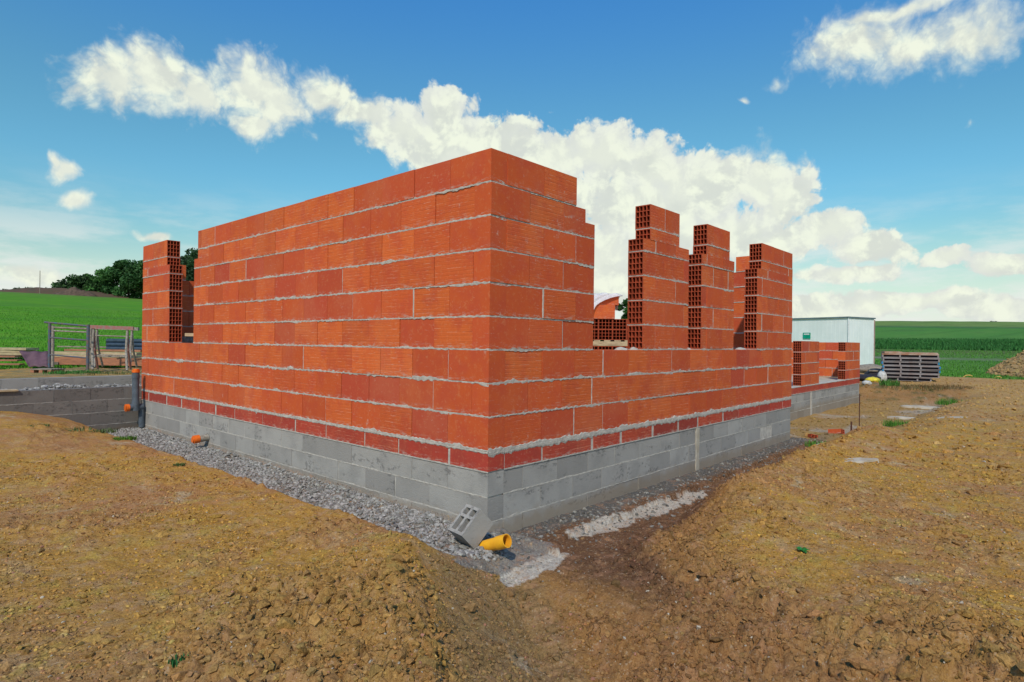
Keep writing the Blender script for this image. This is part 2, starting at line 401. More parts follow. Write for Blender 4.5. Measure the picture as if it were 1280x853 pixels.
    crack = np.clip(1 - (c_2 - c_1) / .045, 0, 1) * sm(perlin(x * .9, y * .9, 35), -.05, .35)
    z = z - near * bare * (1 - lump * .6) * crack * .022
    z = z + near * bare * (.014 * fbm(x * 9, y * 9, 5, 50, .65) + .018 * fbm(x * 2.1, y * 2.1, 4, 55, .6))
    # rills down the cut bank
    rill = ridge_mask(x, y)
    n = (x + .15) * -.8 + (y + .85) * .6; a = (x + .15) * -.6 + (y + .85) * -.8
    z = z + near * rill * .045 * fbm(a * 9 + .6 * n, n * 1.6, 4, 44, .6)
    z = z + (1 - near) * bare * (.07 * fbm(x * .9, y * .9, 6, 58, .65)) * sm(r, 9, 14)
    return z
def soil_mask(x, y):
    n = .8 * fbm(x * .35, y * .35, 3, 90)
    m = 1 - sm(y + n * 2 - .1 * x * 0, 15.2, 16.6)
    mr = 1 - sm(x + n * 2, 29.5, 31.5) * (1 - sm(-y + n, 2.5, 4.5) * (1 - sm(x, 38, 42)))
    m = np.where(x > 18, np.minimum(m, mr), m)
    heap = np.clip(1 - np.hypot((x - 36.2) / 6.0, (y + 5.2) / 4.6), 0, 1) > .01
    return np.where(heap, 1.0, m)
def ridge_mask(x, y):
    n = (x + .15) * -.8 + (y + .85) * .6; a = (x + .15) * -.6 + (y + .85) * -.8
    return sm(n, .05, .2) * (1 - sm(n, .8, 1.05)) * sm(a, -.35, .1)
def lump_mask(x, y):
    n = (x + .15) * -.8 + (y + .85) * .6; a = (x + .15) * -.6 + (y + .85) * -.8
    right = sm(-n, -.1, .15) * sm(-x, -1.9, -.6) * (1 - sm(-y, 2.6, 3.4) * .2)
    right = np.maximum(right, sm(-n, -.1, .2) * (1 - sm(x, .6, 1.5))); rc = np.hypot(x + 3.6, y + 3.5); d0, s0_ = polydist(x, y, TR); right = right * np.maximum(1 - sm(rc + .5 * fbm(x * 1.1, y * 1.1, 3, 13), 3.3, 4.4), 1 - sm(d0, .9, 1.5))
    right = np.maximum(right, np.exp(-((y + 1.2) / .22) ** 2) * (x > 0) * (1 - sm(x, 4, 7)) * .7)
    left = sm(n, .85, 1.05) * (1 - sm(n, 1.7, 2.5)) * sm(a, .1, .9)
    blot = sm(fbm(x * .9, y * .9, 4, 12, .6), .10, .30)
    d_, s_ = polydist(x, y, TR); tr_ = 1 - (1 - sm(d_, .45, .75)) * (x > -.45) * .75
    return np.clip((np.maximum(np.maximum(right, left * .9), blot * .55) + .14) * tr_, 0, 1)

def ground_color(x, y, z):
    def C(c): return np.array(c)[None, :]
    def mixc(c, d, t): return c * (1 - t[:, None]) + d * t[:, None]
    n1 = fbm(x * .6, y * .6, 4, 100); n2 = fbm(x * 2.2, y * 2.2, 4, 101); n3 = fbm(x * 8, y * 8, 3, 102)
    c = np.repeat(C((.440, .252, .062)), len(x), 0)
    c = mixc(c, C((.380, .200, .092)), sm(n1 + n2 * .6, -.12, .32))
    c = mixc(c, C((.43, .29, .10)), sm(n2 + .5 * n3, .12, .5) * .7)
    # greyer, pinker earth at far left
    c = mixc(c, C((.340, .200, .110)), sm(-x - .25 * y + n1, 1.6, 3.6) * .75)
    n4 = fbm(x * 5, y * 5, 4, 104, .65); n5 = fbm(x * 4.1, y * 4.1, 4, 105, .65)
    c = mixc(c, C((.430, .290, .180)), sm(n4, .08, .36) * .7); c = mixc(c, C((.400, .300, .085)), sm(n5, .08, .36) * .6)
    lump = lump_mask(x, y); c = mixc(c, C((.335, .190, .085)), lump * .65)
    d9, s9 = polydist(x, y, TR); c = mixc(c, C((.270, .140, .070)), np.maximum(s9 > 0, 1 - sm(d9 + .1 * n2, .18, .42)) * (1 - sm(d9 + .3 * n2, .7, 1.5)) * (1 - sm(x, 1.2, 2.5)) * .75)
    rg = ridge_mask(x, y); c = mixc(c, C((.250, .165, .090)), rg * .85)  # browner cut bank, with shade of the side away from the sun painted in
    d, side = polydist(x, y, TR)
    c = c * np.array([[1.10, 1.07, .84]])
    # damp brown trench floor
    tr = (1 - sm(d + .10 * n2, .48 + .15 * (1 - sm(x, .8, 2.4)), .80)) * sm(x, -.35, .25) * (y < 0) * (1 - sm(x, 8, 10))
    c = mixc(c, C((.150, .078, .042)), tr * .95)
    # dark grey band along the foot of the window side wall
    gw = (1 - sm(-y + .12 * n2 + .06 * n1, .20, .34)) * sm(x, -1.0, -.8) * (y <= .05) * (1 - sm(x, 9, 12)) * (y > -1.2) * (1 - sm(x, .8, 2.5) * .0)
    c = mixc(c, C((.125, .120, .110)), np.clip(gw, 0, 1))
    # pale spilt mortar / footing
    pw = 0
    x0_, y0_ = x, y; x = x + .28 * n2 + .10 * n3; y = y + .10 * n1 + .07 * n3
    pt = np.maximum.reduce([sm(1 - np.hypot((x - 1.15) / .55, (y + .42) / .15), 0, .25), sm(1 - np.hypot((x - 2.3) / .95, (y + .46) / .13), 0, .25),
                            sm(1 - np.hypot((x + .07) / .34, (y + .56) / .22), 0, .25), sm(1 - np.hypot((x - 6.6) / 1.1, (y + .60) / .2), 0, .3) * .8,
                            sm(1 - np.hypot((x - 4.2) / .7, (y + .70) / .1), 0, .3) * .6])
    x, y = x0_, y0_
    c = mixc(c, C((.52, .48, .40)), sm(pt * .9 + 1.1 * n2 + .9 * n3, .32, .55) * sm(pt, .05, .3))
    gs = (x > -.95) & (x < .3) & (y > -.5) & (y < 8.6); c = mixc(c, C((.24, .225, .20)), (gs & (z < -.40)) * .9)
    # pit floor
    pf = sm(x, 8.2, 9.5) * (1 - sm(x, 19, 20)) * sm(y, -1.3, -.9)
    c = mixc(c, C((.34, .22, .08)), pf * .8); c = mixc(c, C((.42, .37, .29)), pf * sm(n1, .15, .3) * .7)
    pb = sm(x, 18.6, 19.4) * (1 - sm(x, 22.6, 23.4)) * sm(y, -1.6, -1.1); c = mixc(c, C((.32, .165, .06)), pb * .8)
    c = mixc(c, C((.09, .10, .03)), pb * sm(n2, .02, .3) * .8)
    far = sm(x, 7.5, 16); c = mixc(c, C((.45, .28, .11)), far * .6 * (1 - pf) * (1 - pb))
    # pale smears
    ps = sm(n2 + n3 * .5, .34, .46) * sm(n1, .05, .25) * (1 - tr) * (1 - lump); c = mixc(c, C((.45, .39, .30)), ps * .55)
    # left work yard and meadow
    soil = soil_mask(x, y); g = 1 - soil
    yard = (y > 8.7) & (x < 30)
    c = mixc(c, C((.22, .20, .085)), yard * .8 * sm(n2, -.3, .1))
    gl = np.repeat(C((.072, .23, .008)), len(x), 0)
    gl = mixc(gl, C((.10, .26, .010)), sm(fbm(x * .16, y * .3, 4, 130), -.1, .3))
    gl = mixc(gl, C((.055, .15, .02)), sm(fbm(x * .05, y * .5, 4, 131), .12, .35) * .6)
    gl = mixc(gl, C((.10, .19, .03)), sm(y, 95, 132) * .8)
    gr = np.repeat(C((.065, .19, .035)), len(x), 0)
    q = x + .0 * y
    gr = mixc(gr, C((.10, .115, .06)), sm(q, 50, 54) * .7 * sm(n1 + .15, -.1, .2))
    track = sm(q, 50, 50.8) * (1 - sm(q, 53.2, 54)); gr = mixc(gr, C((.22, .21, .17)), track * .85)
    gr = mixc(gr, C((.105, .085, .045)), sm(q, 61, 65) * (1 - sm(q, 74, 77)) * .7)
    gr = mixc(gr, C((.03, .13, .03)), sm(q, 75, 77) * (1 - sm(q, 84, 98)))
    gr = mixc(gr, C((.065, .195, .03)), sm(q, 86, 100) * (1 - sm(q, 150, 160)))
    gr = mixc(gr, C((.035, .135, .035)), sm(q, 150, 153) * (1 - sm(q, 157, 160)) * .9)
    gr = mixc(gr, C((.145, .225, .055)), sm(q, 158, 176))
    gr = mixc(gr, C((.11, .19, .045)), sm(fbm(x * .01, y * .05, 3, 140), .0, .4) * .4)
    gr = mixc(gr, C((.10, .22, .04)), sm(fbm(x * .03, y * .12, 5, 141, .6), .0, .35) * .45); gr = mixc(gr, C((.05, .12, .03)), sm(fbm(x * .05, y * .10, 5, 142, .6), .08, .4) * .4)
    gr = gr * (1 - .18 * np.exp(-((np.mod(y * .9 + x * .10, 9.) - 4.5) / .5) ** 2) * sm(x, 90, 110))[:, None]
    gl = mixc(gl, C((.11, .23, .02)), sm(fbm(x * .12, y * .22, 5, 143, .65), .05, .4) * .5)
    R = sm(x - y * .55, 2, 14)
    gg = gl * (1 - R[:, None]) + gr * R[:, None]
    c = mixc(c, gg, g)
    heap = np.clip(1 - np.hypot((x - 36.2) / 6.0, (y + 5.2) / 4.6), 0, 1) > .01
    c = mixc(c, C((.38, .26, .12)), heap * .8)
    c = c * (1 + .10 * n3[:, None])
    return np.clip(c, .005, .9)

def build_ground():
    fa = math.atan2(.6688, .7434)
    th = np.concatenate([np.arange(-52, 52, .15), np.arange(52, 308, 3.2)]) * math.pi / 180 + fa
    lr = [.5]
    while lr[-1] < 900:
        r = lr[-1]; lr.append(r * (1.02 if r < 1.6 else 1.0042 if r < 15 else 1.010 if r < 45 else 1.022))
    r = np.array(lr); nr, nt_ = len(r), len(th)
    R, T = np.meshgrid(r, th, indexing='ij')
    x = (CAM[0] + R * np.cos(T)).ravel(); y = (CAM[1] + R * np.sin(T)).ravel()
    z = height(x, y)
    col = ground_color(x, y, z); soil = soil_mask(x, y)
    V = np.stack([x, y, z], 1)
    i, j = np.meshgrid(np.arange(nr - 1), np.arange(nt_), indexing='ij'); j2 = (j + 1) % nt_
    F = np.stack([i * nt_ + j, (i + 1) * nt_ + j, (i + 1) * nt_ + j2, i * nt_ + j2], -1).reshape(-1, 4)
    # close the small hole under the camera
    cz = height(np.array([CAM[0]]), np.array([CAM[1]]))[0]
    V = np.vstack([V, [[CAM[0], CAM[1], cz]]]); ci = len(V) - 1
    jj = np.arange(nt_); F2 = np.stack([np.full(nt_, ci), jj, (jj + 1) % nt_, np.full(nt_, ci)], -1)
    col = np.vstack([col, col[:1]]); soil = np.append(soil, 1.)
    me_f = np.vstack([F])
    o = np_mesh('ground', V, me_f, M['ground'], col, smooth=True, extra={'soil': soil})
    tag(o, 'ochre bare earth running out into green fields', None, None, 'structure')
    mb = MB()
    for k in range(0, nt_): mb.quad([V[ci], V[k], V[(k + 1) % nt_]])
    # the centre cap is merged into the same sheet
    me = o.data
    import bmesh
    bm = bmesh.new(); bm.from_mesh(me); bm.verts.ensure_lookup_table()
    for k in range(nt_):
        bm.faces.new((bm.verts[ci], bm.verts[k], bm.verts[(k + 1) % nt_])).smooth = True
    bm.to_mesh(me); bm.free()
    return o
build_ground()

# ------------------------------------------------------------------ scattered stones and clods (one mesh each)
def ico(sub=1):
    import bmesh
    bm = bmesh.new(); bmesh.ops.create_icosphere(bm, subdivisions=sub, radius=1)
    V = np.array([v.co[:] for v in bm.verts]); F = np.array([[v.index for v in f.verts] for f in bm.faces]); bm.free(); return V, F
def scatter(name, P, S, colors, mat, label, flat=.7, sub=1, jit=.25, sink=.25, angular=False, hfn=None):
    bv, bf = ico(sub); n = len(P); nv = len(bv)
    J = 1 + jit * rng.standard_normal((n, nv, 1)) * .7
    V = bv[None] * J * (1 + .35 * rng.standard_normal((n, 1, 3)).clip(-1, 1))
    V[..., 2] *= flat
    a = rng.uniform(0, 2 * math.pi, n); ca, sa = np.cos(a)[:, None], np.sin(a)[:, None]
    t = rng.uniform(-.5, .5, n)[:, None]
    X = V[..., 0] * ca - V[..., 1] * sa; Y = V[..., 0] * sa + V[..., 1] * ca; Zz = V[..., 2]
    Y2 = Y * np.cos(t) - Zz * np.sin(t); Z2 = Y * np.sin(t) + Zz * np.cos(t)
    z = (hfn or height)(P[:, 0], P[:, 1])
    W = np.stack([X * S[:, None] + P[:, 0][:, None], Y2 * S[:, None] + P[:, 1][:, None], Z2 * S[:, None] + (z + S * sink)[:, None]], -1)
    F = (bf[None] + (np.arange(n) * nv)[:, None, None]).reshape(-1, 3)
    C = np.repeat(colors, nv, 0)
    o = np_mesh(name, W.reshape(-1, 3), F, mat, C, smooth=not angular)
    return tag(o, label, None, None, 'stuff')

# gravel beside the long wall
n = 24000
P = np.stack([rng.uniform(-1.02, .02, n), rng.uniform(-.38, 8.5, n)], 1)
zz = height(P[:, 0], P[:, 1], False)
keep = (zz < -.36 - .06 * rng.random(n)) & ~((P[:, 0] > -.1) & (P[:, 1] < -.3)) & (P[:, 0] < -.0)
P = P[keep]; S = rng.gamma(4, .0027, len(P)).clip(.005, .024)
g = rng.uniform(.17, .45, len(P))[:, None] * np.array([[1., .95, .86]]) * (1 + .015 * rng.standard_normal((len(P), 3)))
scatter('gravel', P, S, g, M['stone'], 'grey crushed gravel strip along the foot of the long wall', angular=True, sink=.35)
# sparse gravel and mortar crumbs on the other side
n = 2600
P = np.stack([rng.uniform(-.3, 8, n) , -rng.gamma(2.2, .16, n)], 1); P = P[P[:, 1] > -1.0]
S = rng.gamma(2.0, .0036, len(P)).clip(.003, .022); g = rng.uniform(.10, .34, len(P))[:, None] * np.array([[1., .94, .82]])
scatter('rubble', P, S, g, M['stone'], 'loose grey stones and mortar crumbs in the trench beside the wall', angular=True)
# fine crumbs of dry earth over the bare ground
n = 130000
fa = math.atan2(.6688, .7434); r = 1.3 + rng.random(n) ** 1.25 * 7.5; t = fa + rng.uniform(-.82, .82, n)
P = np.stack([CAM[0] + r * np.cos(t), CAM[1] + r * np.sin(t)], 1)
dd_, ss_ = polydist(P[:, 0], P[:, 1], TR)
P = P[~((P[:, 0] > -1.0) & (P[:, 1] > -.45)) & ~((P[:, 0] > -.3) & (dd_ < .5)) & (fbm(P[:, 0] * 1.4, P[:, 1] * 1.4, 3, 88) > rng.uniform(-.5, .25, n))]
S = (rng.gamma(2.2, .0016, len(P)) * (1 + .10 * np.hypot(P[:, 0] - CAM[0], P[:, 1] - CAM[1]))).clip(.0018, .011)
base = ground_color(P[:, 0], P[:, 1], height(P[:, 0], P[:, 1], False))
g = base * rng.uniform(.50, 1.35, len(P))[:, None] * (1 + .05 * rng.standard_normal((len(P), 3)))
q_ = rng.random(len(P)); g[q_ < .022] = np.array([.50, .44, .34]); S[q_ < .022] *= .7; g[(q_ > .06) & (q_ < .08)] = np.array([.42, .20, .13])
scatter('soil_crumbs', P, S, g.clip(.01, .8), M['stone'], 'fine dry crumbs and grit strewn over the bare earth', jit=.35, sink=.2, angular=True)
# clods of earth on the heaps
n = 150000
fa = math.atan2(.6688, .7434); r = 1.5 + rng.random(n) ** 1.3 * 8; t = fa + rng.uniform(-.85, .85, n)
P = np.stack([CAM[0] + r * np.cos(t), CAM[1] + r * np.sin(t)], 1)
lm = lump_mask(P[:, 0], P[:, 1]) * (P[:, 1] < 0) + .035 * (P[:, 0] < -.8) + .035 * (P[:, 1] < -1.1)
inside = (P[:, 0] > -1.0) & (P[:, 1] > -.75)
keep = (rng.random(n) < lm * .55) & ~inside
P = P[keep]; S = (rng.gamma(1.6, .0064, len(P)) * (.6 + .8 * rng.random(len(P)) ** 6)).clip(.003, .034)
n = 16000; r = 8.5 + rng.random(n) * 24; t = fa - .16 - rng.random(n) * .62; Pf = np.stack([CAM[0] + r * np.cos(t), CAM[1] + r * np.sin(t)], 1)
Pf = Pf[(Pf[:, 0] > 2.5) & (Pf[:, 1] < np.where(Pf[:, 0] < 8, -1.2, np.where(Pf[:, 0] < 18.5, 1.1, 3.0))) & (soil_mask(Pf[:, 0], Pf[:, 1]) > .6)]
n = 5000; Ph = np.stack([rng.uniform(30.5, 38, n), rng.uniform(-6, -.8, n)], 1); Ph = Ph[soil_mask(Ph[:, 0], Ph[:, 1]) > .6]
P = np.vstack([P, Pf, Ph]); S = np.concatenate([S, rng.gamma(2.0, .0080, len(Pf)).clip(.004, .05), rng.gamma(2.0, .020, len(Ph)).clip(.01, .12)])
base = ground_color(P[:, 0], P[:, 1], height(P[:, 0], P[:, 1], False))
g = base * rng.uniform(.8, 1.2, len(P))[:, None] * (1 + .03 * rng.standard_normal((len(P), 3)))
pale = rng.random(len(P)) < .02; g[pale] = np.array([.55, .47, .36]); S[pale] *= .5
scatter('earth_clods', P, S, g.clip(.01, .8), M['clod'], 'crumbled brown clods of earth lying on the heaps', jit=.40, sink=.1, angular=True, flat=.75)

# ------------------------------------------------------------------ the unfinished house
H = .281; P0 = .178; BH = .267
def Zc(n): return P0 + n * H
house = thing('unfinished_house', 'roofless brick house under construction on a grey concrete block base', 'building')
def mapper(axis, s_off=0, t_off=0, z_off=0, flip=False):
    if axis == 'x': return lambda s, t, z: (s + s_off, (t_off + t), z + z_off)
    return lambda s, t, z: ((t_off + t), s + s_off, z + z_off)

def hollow_brick(mb, T, s0, s1, z0, z1, t0=0., t1=.2, hs=False, he=False, rnd=.5, mirror=False, rows=4, cols=4, cellmi=2, mi=0):
    def Q(pts, m=mi, uv=None):
        pts = [T(*p) for p in pts]
        if mirror: pts = pts[::-1]; uv = uv[::-1] if uv else None
        mb.quad(pts, m, rnd, uv)
    u = [(s0, 0), (s1, 0), (s1, z1 - z0), (s0, z1 - z0)]
    Q([(s0, t0, z0), (s1, t0, z0), (s1, t0, z1), (s0, t0, z1)], uv=u)
    Q([(s1, t1, z0), (s0, t1, z0), (s0, t1, z1), (s1, t1, z1)], uv=[u[1], u[0], u[3], u[2]])
    Q([(s0, t0, z1), (s1, t0, z1), (s1, t1, z1), (s0, t1, z1)], uv=[(s0, .13)] * 4)
    Q([(s0, t1, z0), (s1, t1, z0), (s1, t0, z0), (s0, t0, z0)], uv=[(s0, .13)] * 4)
    for end, hol, sg in ((s0, hs, 1), (s1, he, -1)):
        if not hol:
            p = [(end, t1, z0), (end, t0, z0), (end, t0, z1), (end, t1, z1)]; uvv = [(t1, 0), (t0, 0), (t0, z1 - z0), (t1, z1 - z0)]
            if sg < 0: p = p[::-1]; uvv = uvv[::-1]
            Q(p, uv=uvv); continue
        dep = min(.16, (s1 - s0) * .8)
        w = .0085; e = .011
        def lines(a, b, k):
            cell = (b - a - 2 * e - (k - 1) * w) / k; r = [a, a + e]
            for i in range(k):
                r.append(r[-1] + cell)
                if i < k - 1: r.append(r[-1] + w)
            r.append(b); return r
        A = lines(t0, t1, cols); B = lines(z0, z1, rows)
        for i in range(len(A) - 1):
            for j in range(len(B) - 1):
                a0, a1, b0, b1 = A[i], A[i + 1], B[j], B[j + 1]; d = end + sg * dep
                def E(p, m=cellmi):
                    Q(p if sg > 0 else p[::-1], m)
                if i % 2 and j % 2:
                    E([(end, a1, b0), (end, a0, b0), (d, a0, b0), (d, a1, b0)][::-1]); E([(end, a0, b1), (end, a1, b1), (d, a1, b1), (d, a0, b1)][::-1])
                    E([(end, a0, b0), (end, a0, b1), (d, a0, b1), (d, a0, b0)][::-1]); E([(end, a1, b1), (end, a1, b0), (d, a1, b0), (d, a1, b1)][::-1])
                    E([(d, a1, b0), (d, a0, b0), (d, a0, b1), (d, a1, b1)])
                else:
                    E([(end, a1, b0), (end, a0, b0), (end, a0, b1), (end, a1, b1)], cellmi)

def bead(mb, T, s0, s1, z, hgt, t=0., rag=.004, proud=.003, side=-1, seed=0, mirror=False, mi=1, drip=0.):
    """ragged mortar strip on the face at t; side -1 = towards smaller t"""
    n = max(2, int((s1 - s0) / .0125)); s = np.linspace(s0, s1, n + 1)
    q = s * 1.0
    up = hgt / 2 + rag * (perlin(q * 19, q * 0 + seed, 201) * 1.3 + .9 * np.maximum(0, perlin(q * 4, q * 0 + seed, 202)) ** 2 * 5)
    dn = hgt / 2 + rag * (perlin(q * 23, q * 0 + seed, 203) * 1.3 + .9 * np.maximum(0, perlin(q * 3, q * 0 + seed, 204)) ** 2 * 4) + drip * (.5 + np.abs(perlin(q * 9, q * 0 + seed, 207)) + np.abs(perlin(q * 40, q * 0 + seed, 208)) * .5)
    pr = proud + .0025 * perlin(q * 31, q * 0 + seed, 205) + rag * .25 * np.maximum(0, perlin(q * 6, q * 0 + seed, 206))
    up = np.maximum(up, hgt * .35); dn = np.maximum(dn, hgt * .35)
    rows = []
    for k in range(n + 1):
        rows.append([(s[k], t - side * .004, z + up[k] ), (s[k], t + side * .0008, z + up[k]), (s[k], t + side * max(pr[k], -.006), z + up[k] * .55), (s[k], t + side * max(pr[k], -.006), z - dn[k] * .55),
                     (s[k], t + side * .0008, z - dn[k]), (s[k], t - side * .004, z - dn[k])])
    for k in range(n):
        for j in range(5):
            p = [rows[k][j + 1], rows[k + 1][j + 1], rows[k + 1][j], rows[k][j]]
            p = [T(*a) for a in p]
            if mirror != (side > 0): p = p[::-1]
            mb.quad(p, mi, .5)
    mb.quad([T(*a) for a in rows[0]], mi); mb.quad([T(*a) for a in rows[-1]][::-1], mi)

def splitjoints(s0, s1, phase):
    js = [s0]; k = math.ceil((s0 + .02 - phase) / .5)
    while phase + k * .5 < s1 - .02:
        j = phase + k * .5
        if j - js[-1] > .07: js.append(j)
        k += 1
    if s1 - js[-1] < .07 and len(js) > 1: js.pop()
    js.append(s1); return js

def wall(name, axis, segs, t_off=0, z_off=0, s_off=0, label=None, phase=lambda i: (.0, .2)[i % 2], vm=.08, bed_bottom=True, specials=(), seed=0, ragf=None, both=True, topbed=False):
    """segs: {course: [(s0, s1, hollow_start, hollow_end)]}; a course index of 7.5 is the upper half of course 7"""
    mb = MB(); T = mapper(axis, s_off, t_off, z_off); mir = axis == 'y'
    rr = random.Random(seed + 5)
    for ci, lst in segs.items():
        c = int(ci); z0 = Zc(c) + .014 if c >= 0 else 0; z1 = Zc(c) + H - .0
        half = ci - c > .1
        zsplit = Zc(c) + .150
        for (s0, s1, hs, he) in lst:
            z0 = Zc(c) + .014; z1 = Zc(c) + H
            cut = half or ((c + .5) in segs and any(min(s1, q[1] + .5) > s0 and s0 > q[0] - .6 and (s1 > q[1] or s0 < q[0]) for q in segs[c + .5]))
            if half: z0 = zsplit
            elif cut: z1 = zsplit - .0006
            js = splitjoints(s0, s1, phase(c))
            for a, b in zip(js[:-1], js[1:]):
                rnd = rr.random()
                if (round(a, 2), c) in specials: rnd = .12
                if c % 2 == 0 and a == 0. or (c % 2 and abs(a) < .01 and axis == 'x'): rnd = rr.uniform(.02, .2)
                if c % 2 == 0 and a == 0. and axis == 'y': rnd = .14
                g0 = 0 if a == s0 else .0034; g1 = 0 if b == s1 else .0034
                vj = (a > s0 + .01) and (rr.random() < vm or (round(a, 2), c) in specials)
                if vj: g0 = .007
                dt = rr.gauss(0, .0026)
                nrow = 2 if cut else 4
                hollow_brick(mb, T, a + g0, b - g1, z0, z1, 0 + dt, .2 + dt, hs and a == s0, he and b == s1, rnd, mir, rows=nrow)
                if vj:
                    mb_box_T(mb, T, (a - .004, .003, z0), (a + .008, .197, z1), 1)
                    vbead(mb, T, a + .001, z0, z1, rr.uniform(.012, .022), dt, mir, seed + c)
            # dark core so that daylight does not show through the dry joints
            if s1 - s0 > .5: mb_box_T(mb, T, (s0 + .2, .06, z0 + .01), (s1 - .2, .14, z1 - .01), 2)
            if half: continue
            # bed below this course
            mb_box_T(mb, T, (s0 + .004, .004, z0 - .014), (s1 - .004, .196, z0 + .001), 1)
            rag = ragf(c) if ragf else (.004, .003, 0)
            bead(mb, T, 0 if abs(s0 - .2) < .01 and t_off == 0 else s0, s1, z0 - .007, .014, 0, rag[0], rag[1], -1, seed * 3.1 + c * 1.7, mir, 1, rag[2])
            if both: bead(mb, T, s0, s1, z0 - .007, .014, .2, .005, .003, 1, seed * 5.1 + c * 2.7, mir, 1)
    o = mb.build(name, [M['brick'], M['mortar'], M['cell']], house)
    if label: o['label'] = label
    return o
def mb_box_T(mb, T, lo, hi, mi):
    (s0, t0, z0), (s1, t1, z1) = lo, hi
    P = [(s0, t0, z0), (s1, t0, z0), (s1, t1, z0), (s0, t1, z0), (s0, t0, z1), (s1, t0, z1), (s1, t1, z1), (s0, t1, z1)]
    P = [T(*p) for p in P]
    for f in [(3, 2, 1, 0), (4, 5, 6, 7), (0, 1, 5, 4), (1, 2, 6, 5), (2, 3, 7, 6), (3, 0, 4, 7)]: mb.quad([P[i] for i in f], mi, .5)
def vbead(mb, T, s, z0, z1, w, t, mir, seed=0, mi=1, face=-1):
    n = 22; z = np.linspace(z0, z1, n + 1)
    a = w / 2 + .003 * perlin(z * 23 + s * 7, z * 0 + seed, 301) + .005 * np.maximum(0, perlin(z * 7 + s, z * 0 + seed, 304)); b = w / 2 + .003 * perlin(z * 23 + s * 3, z * 0 + seed, 302); p = -.0015 + .002 * perlin(z * 19, z * 0 + s, 303)
    R = [[(s - a[k], t + .006, z[k]), (s - a[k] * .7, t + face * p[k], z[k]), (s + b[k] * .7, t + face * p[k], z[k]), (s + b[k], t + .006, z[k])] for k in range(n + 1)]
    for k in range(n):
        for j in range(3):
            q = [R[k][j], R[k][j + 1], R[k + 1][j + 1], R[k + 1][j]]; q = [T(*x) for x in q]
            mb.quad(q[::-1] if mir else q, mi)

PL = lambda i: 0. if i % 2 == 0 else .2      # left wall: even courses start with a full brick
PR = lambda i: .2 if i % 2 == 0 else 0.
def rag_left(c): return (.008, .0012, 0) if c > 2 else (.010, .0016, 0) if c > 0 else (.014, .004, .006)
def rag_right(c): return (.007, -.001, 0) if c > 2 else (.011, .0016, 0) if c > 0 else (.015, .004, .018)
# long left wall (faces -x), y from 0
sg = {}
for c in range(3): sg[c] = [(0 if c % 2 == 0 else .2, 8.53, False, False)]
for c in range(3, 9):
    e = 6.24 if c < 8 else 6.10
    sg[c] = [(0 if c % 2 == 0 else .2, e, False, True)]
sg[7] = [(.2, 5.70, False, False), (5.70, 6.24, False, True)]; sg[7.5] = [(5.70, 6.10, False, True)]
wall('brick_wall', 'y', sg, phase=PL, ragf=rag_left, seed=1, specials={(.5, 2), (.7, 1), (2.5, 0), (5.5, 7), (6.0, 6), (3.5, 1)}, label='long orange brick wall with light mortar beds beside the gravel', vm=.09)
# pier left of the narrow opening
sg = {c: [(6.81 + .44, 8.53, True, False)] for c in range(3, 8)}; sg[7.5] = [(7.37, 8.53, True, False)]; sg[8] = [(7.37, 8.53, True, False)]
wall('brick_pier', 'y', sg, phase=lambda i: (.0, .28)[i % 2], seed=4, vm=.35, label='brick pier at the far end of the long wall with open brick cells')
# right wall (faces -y)
sg = {}
for c in range(3): sg[c] = [(.2 if c % 2 == 0 else 0, 7.66, False, False)]
for c in range(3, 8): sg[c] = [(.2 if c % 2 == 0 else 0, 1.52, False, True)]
sg[7] = [(0, 1.0, False, False), (1.0, 1.52, False, True)]; sg[7.5] = [(1.0, 1.36, False, True)]; sg[8] = [(.2, 1.20, False, True)]
wall('brick_wall', 'x', sg, phase=PR, ragf=rag_right, seed=2, specials={(1.0, 3), (1.2, 4), (1.0, 5), (1.2, 6), (1.0, 7), (3.2, 2)}, label='window side brick wall with low parapet between the piers', vm=.12)
def pier(lo, hi, lo2, hi2, seed, he=True, label=None, ph=(.0, .23)):
    sg = {c: [(lo, hi, True, he)] for c in range(3, 8)}; sg[7.5] = [(lo2, hi2, True, he)]; sg[8] = [(lo2, hi2, True, he)]
    return wall('brick_pier', 'x', sg, phase=lambda i: lo + ph[i % 2], seed=seed, vm=.55, label=label, ragf=lambda c: (.006, .001, 0))
pier(2.50, 3.63, 2.65, 3.37, 11, label='tall brick pier nearest the corner wall, stepped near its top', ph=(.0, .28))
pier(4.02, 5.08, 4.17, 4.92, 12, label='middle brick pier with one closed brick end among open cells', ph=(.36, .15))
pier(6.00, 7.66, 6.17, 7.66, 13, he=False, label='wide brick pier at the far corner', ph=(.2, .45))
# end wall and rear walls seen through the openings
sg = {}
for c in range(0, 3): sg[c] = [(.2, 8.33, False, False)]
for c in range(3, 9): sg[c] = [(.2, .93 if c == 8 else 1.0 + .15 * (c % 2), False, False)]
wall('brick_wall', 'y', sg, t_off=7.46, phase=PL, seed=21, label='short stub of end wall behind the far pier', vm=.2)
sg = {}
for c in range(0, 3): sg[c] = [(.2, 7.66, False, False)]
for c in range(3, 7): sg[c] = [(.2, 1.6, False, False)]
sg[7] = [(.2, .64, False, False)]
wall('brick_wall', 'x', sg, t_off=8.33, phase=PR, seed=22, label='stepped rear wall glimpsed through the narrow opening', vm=.1)

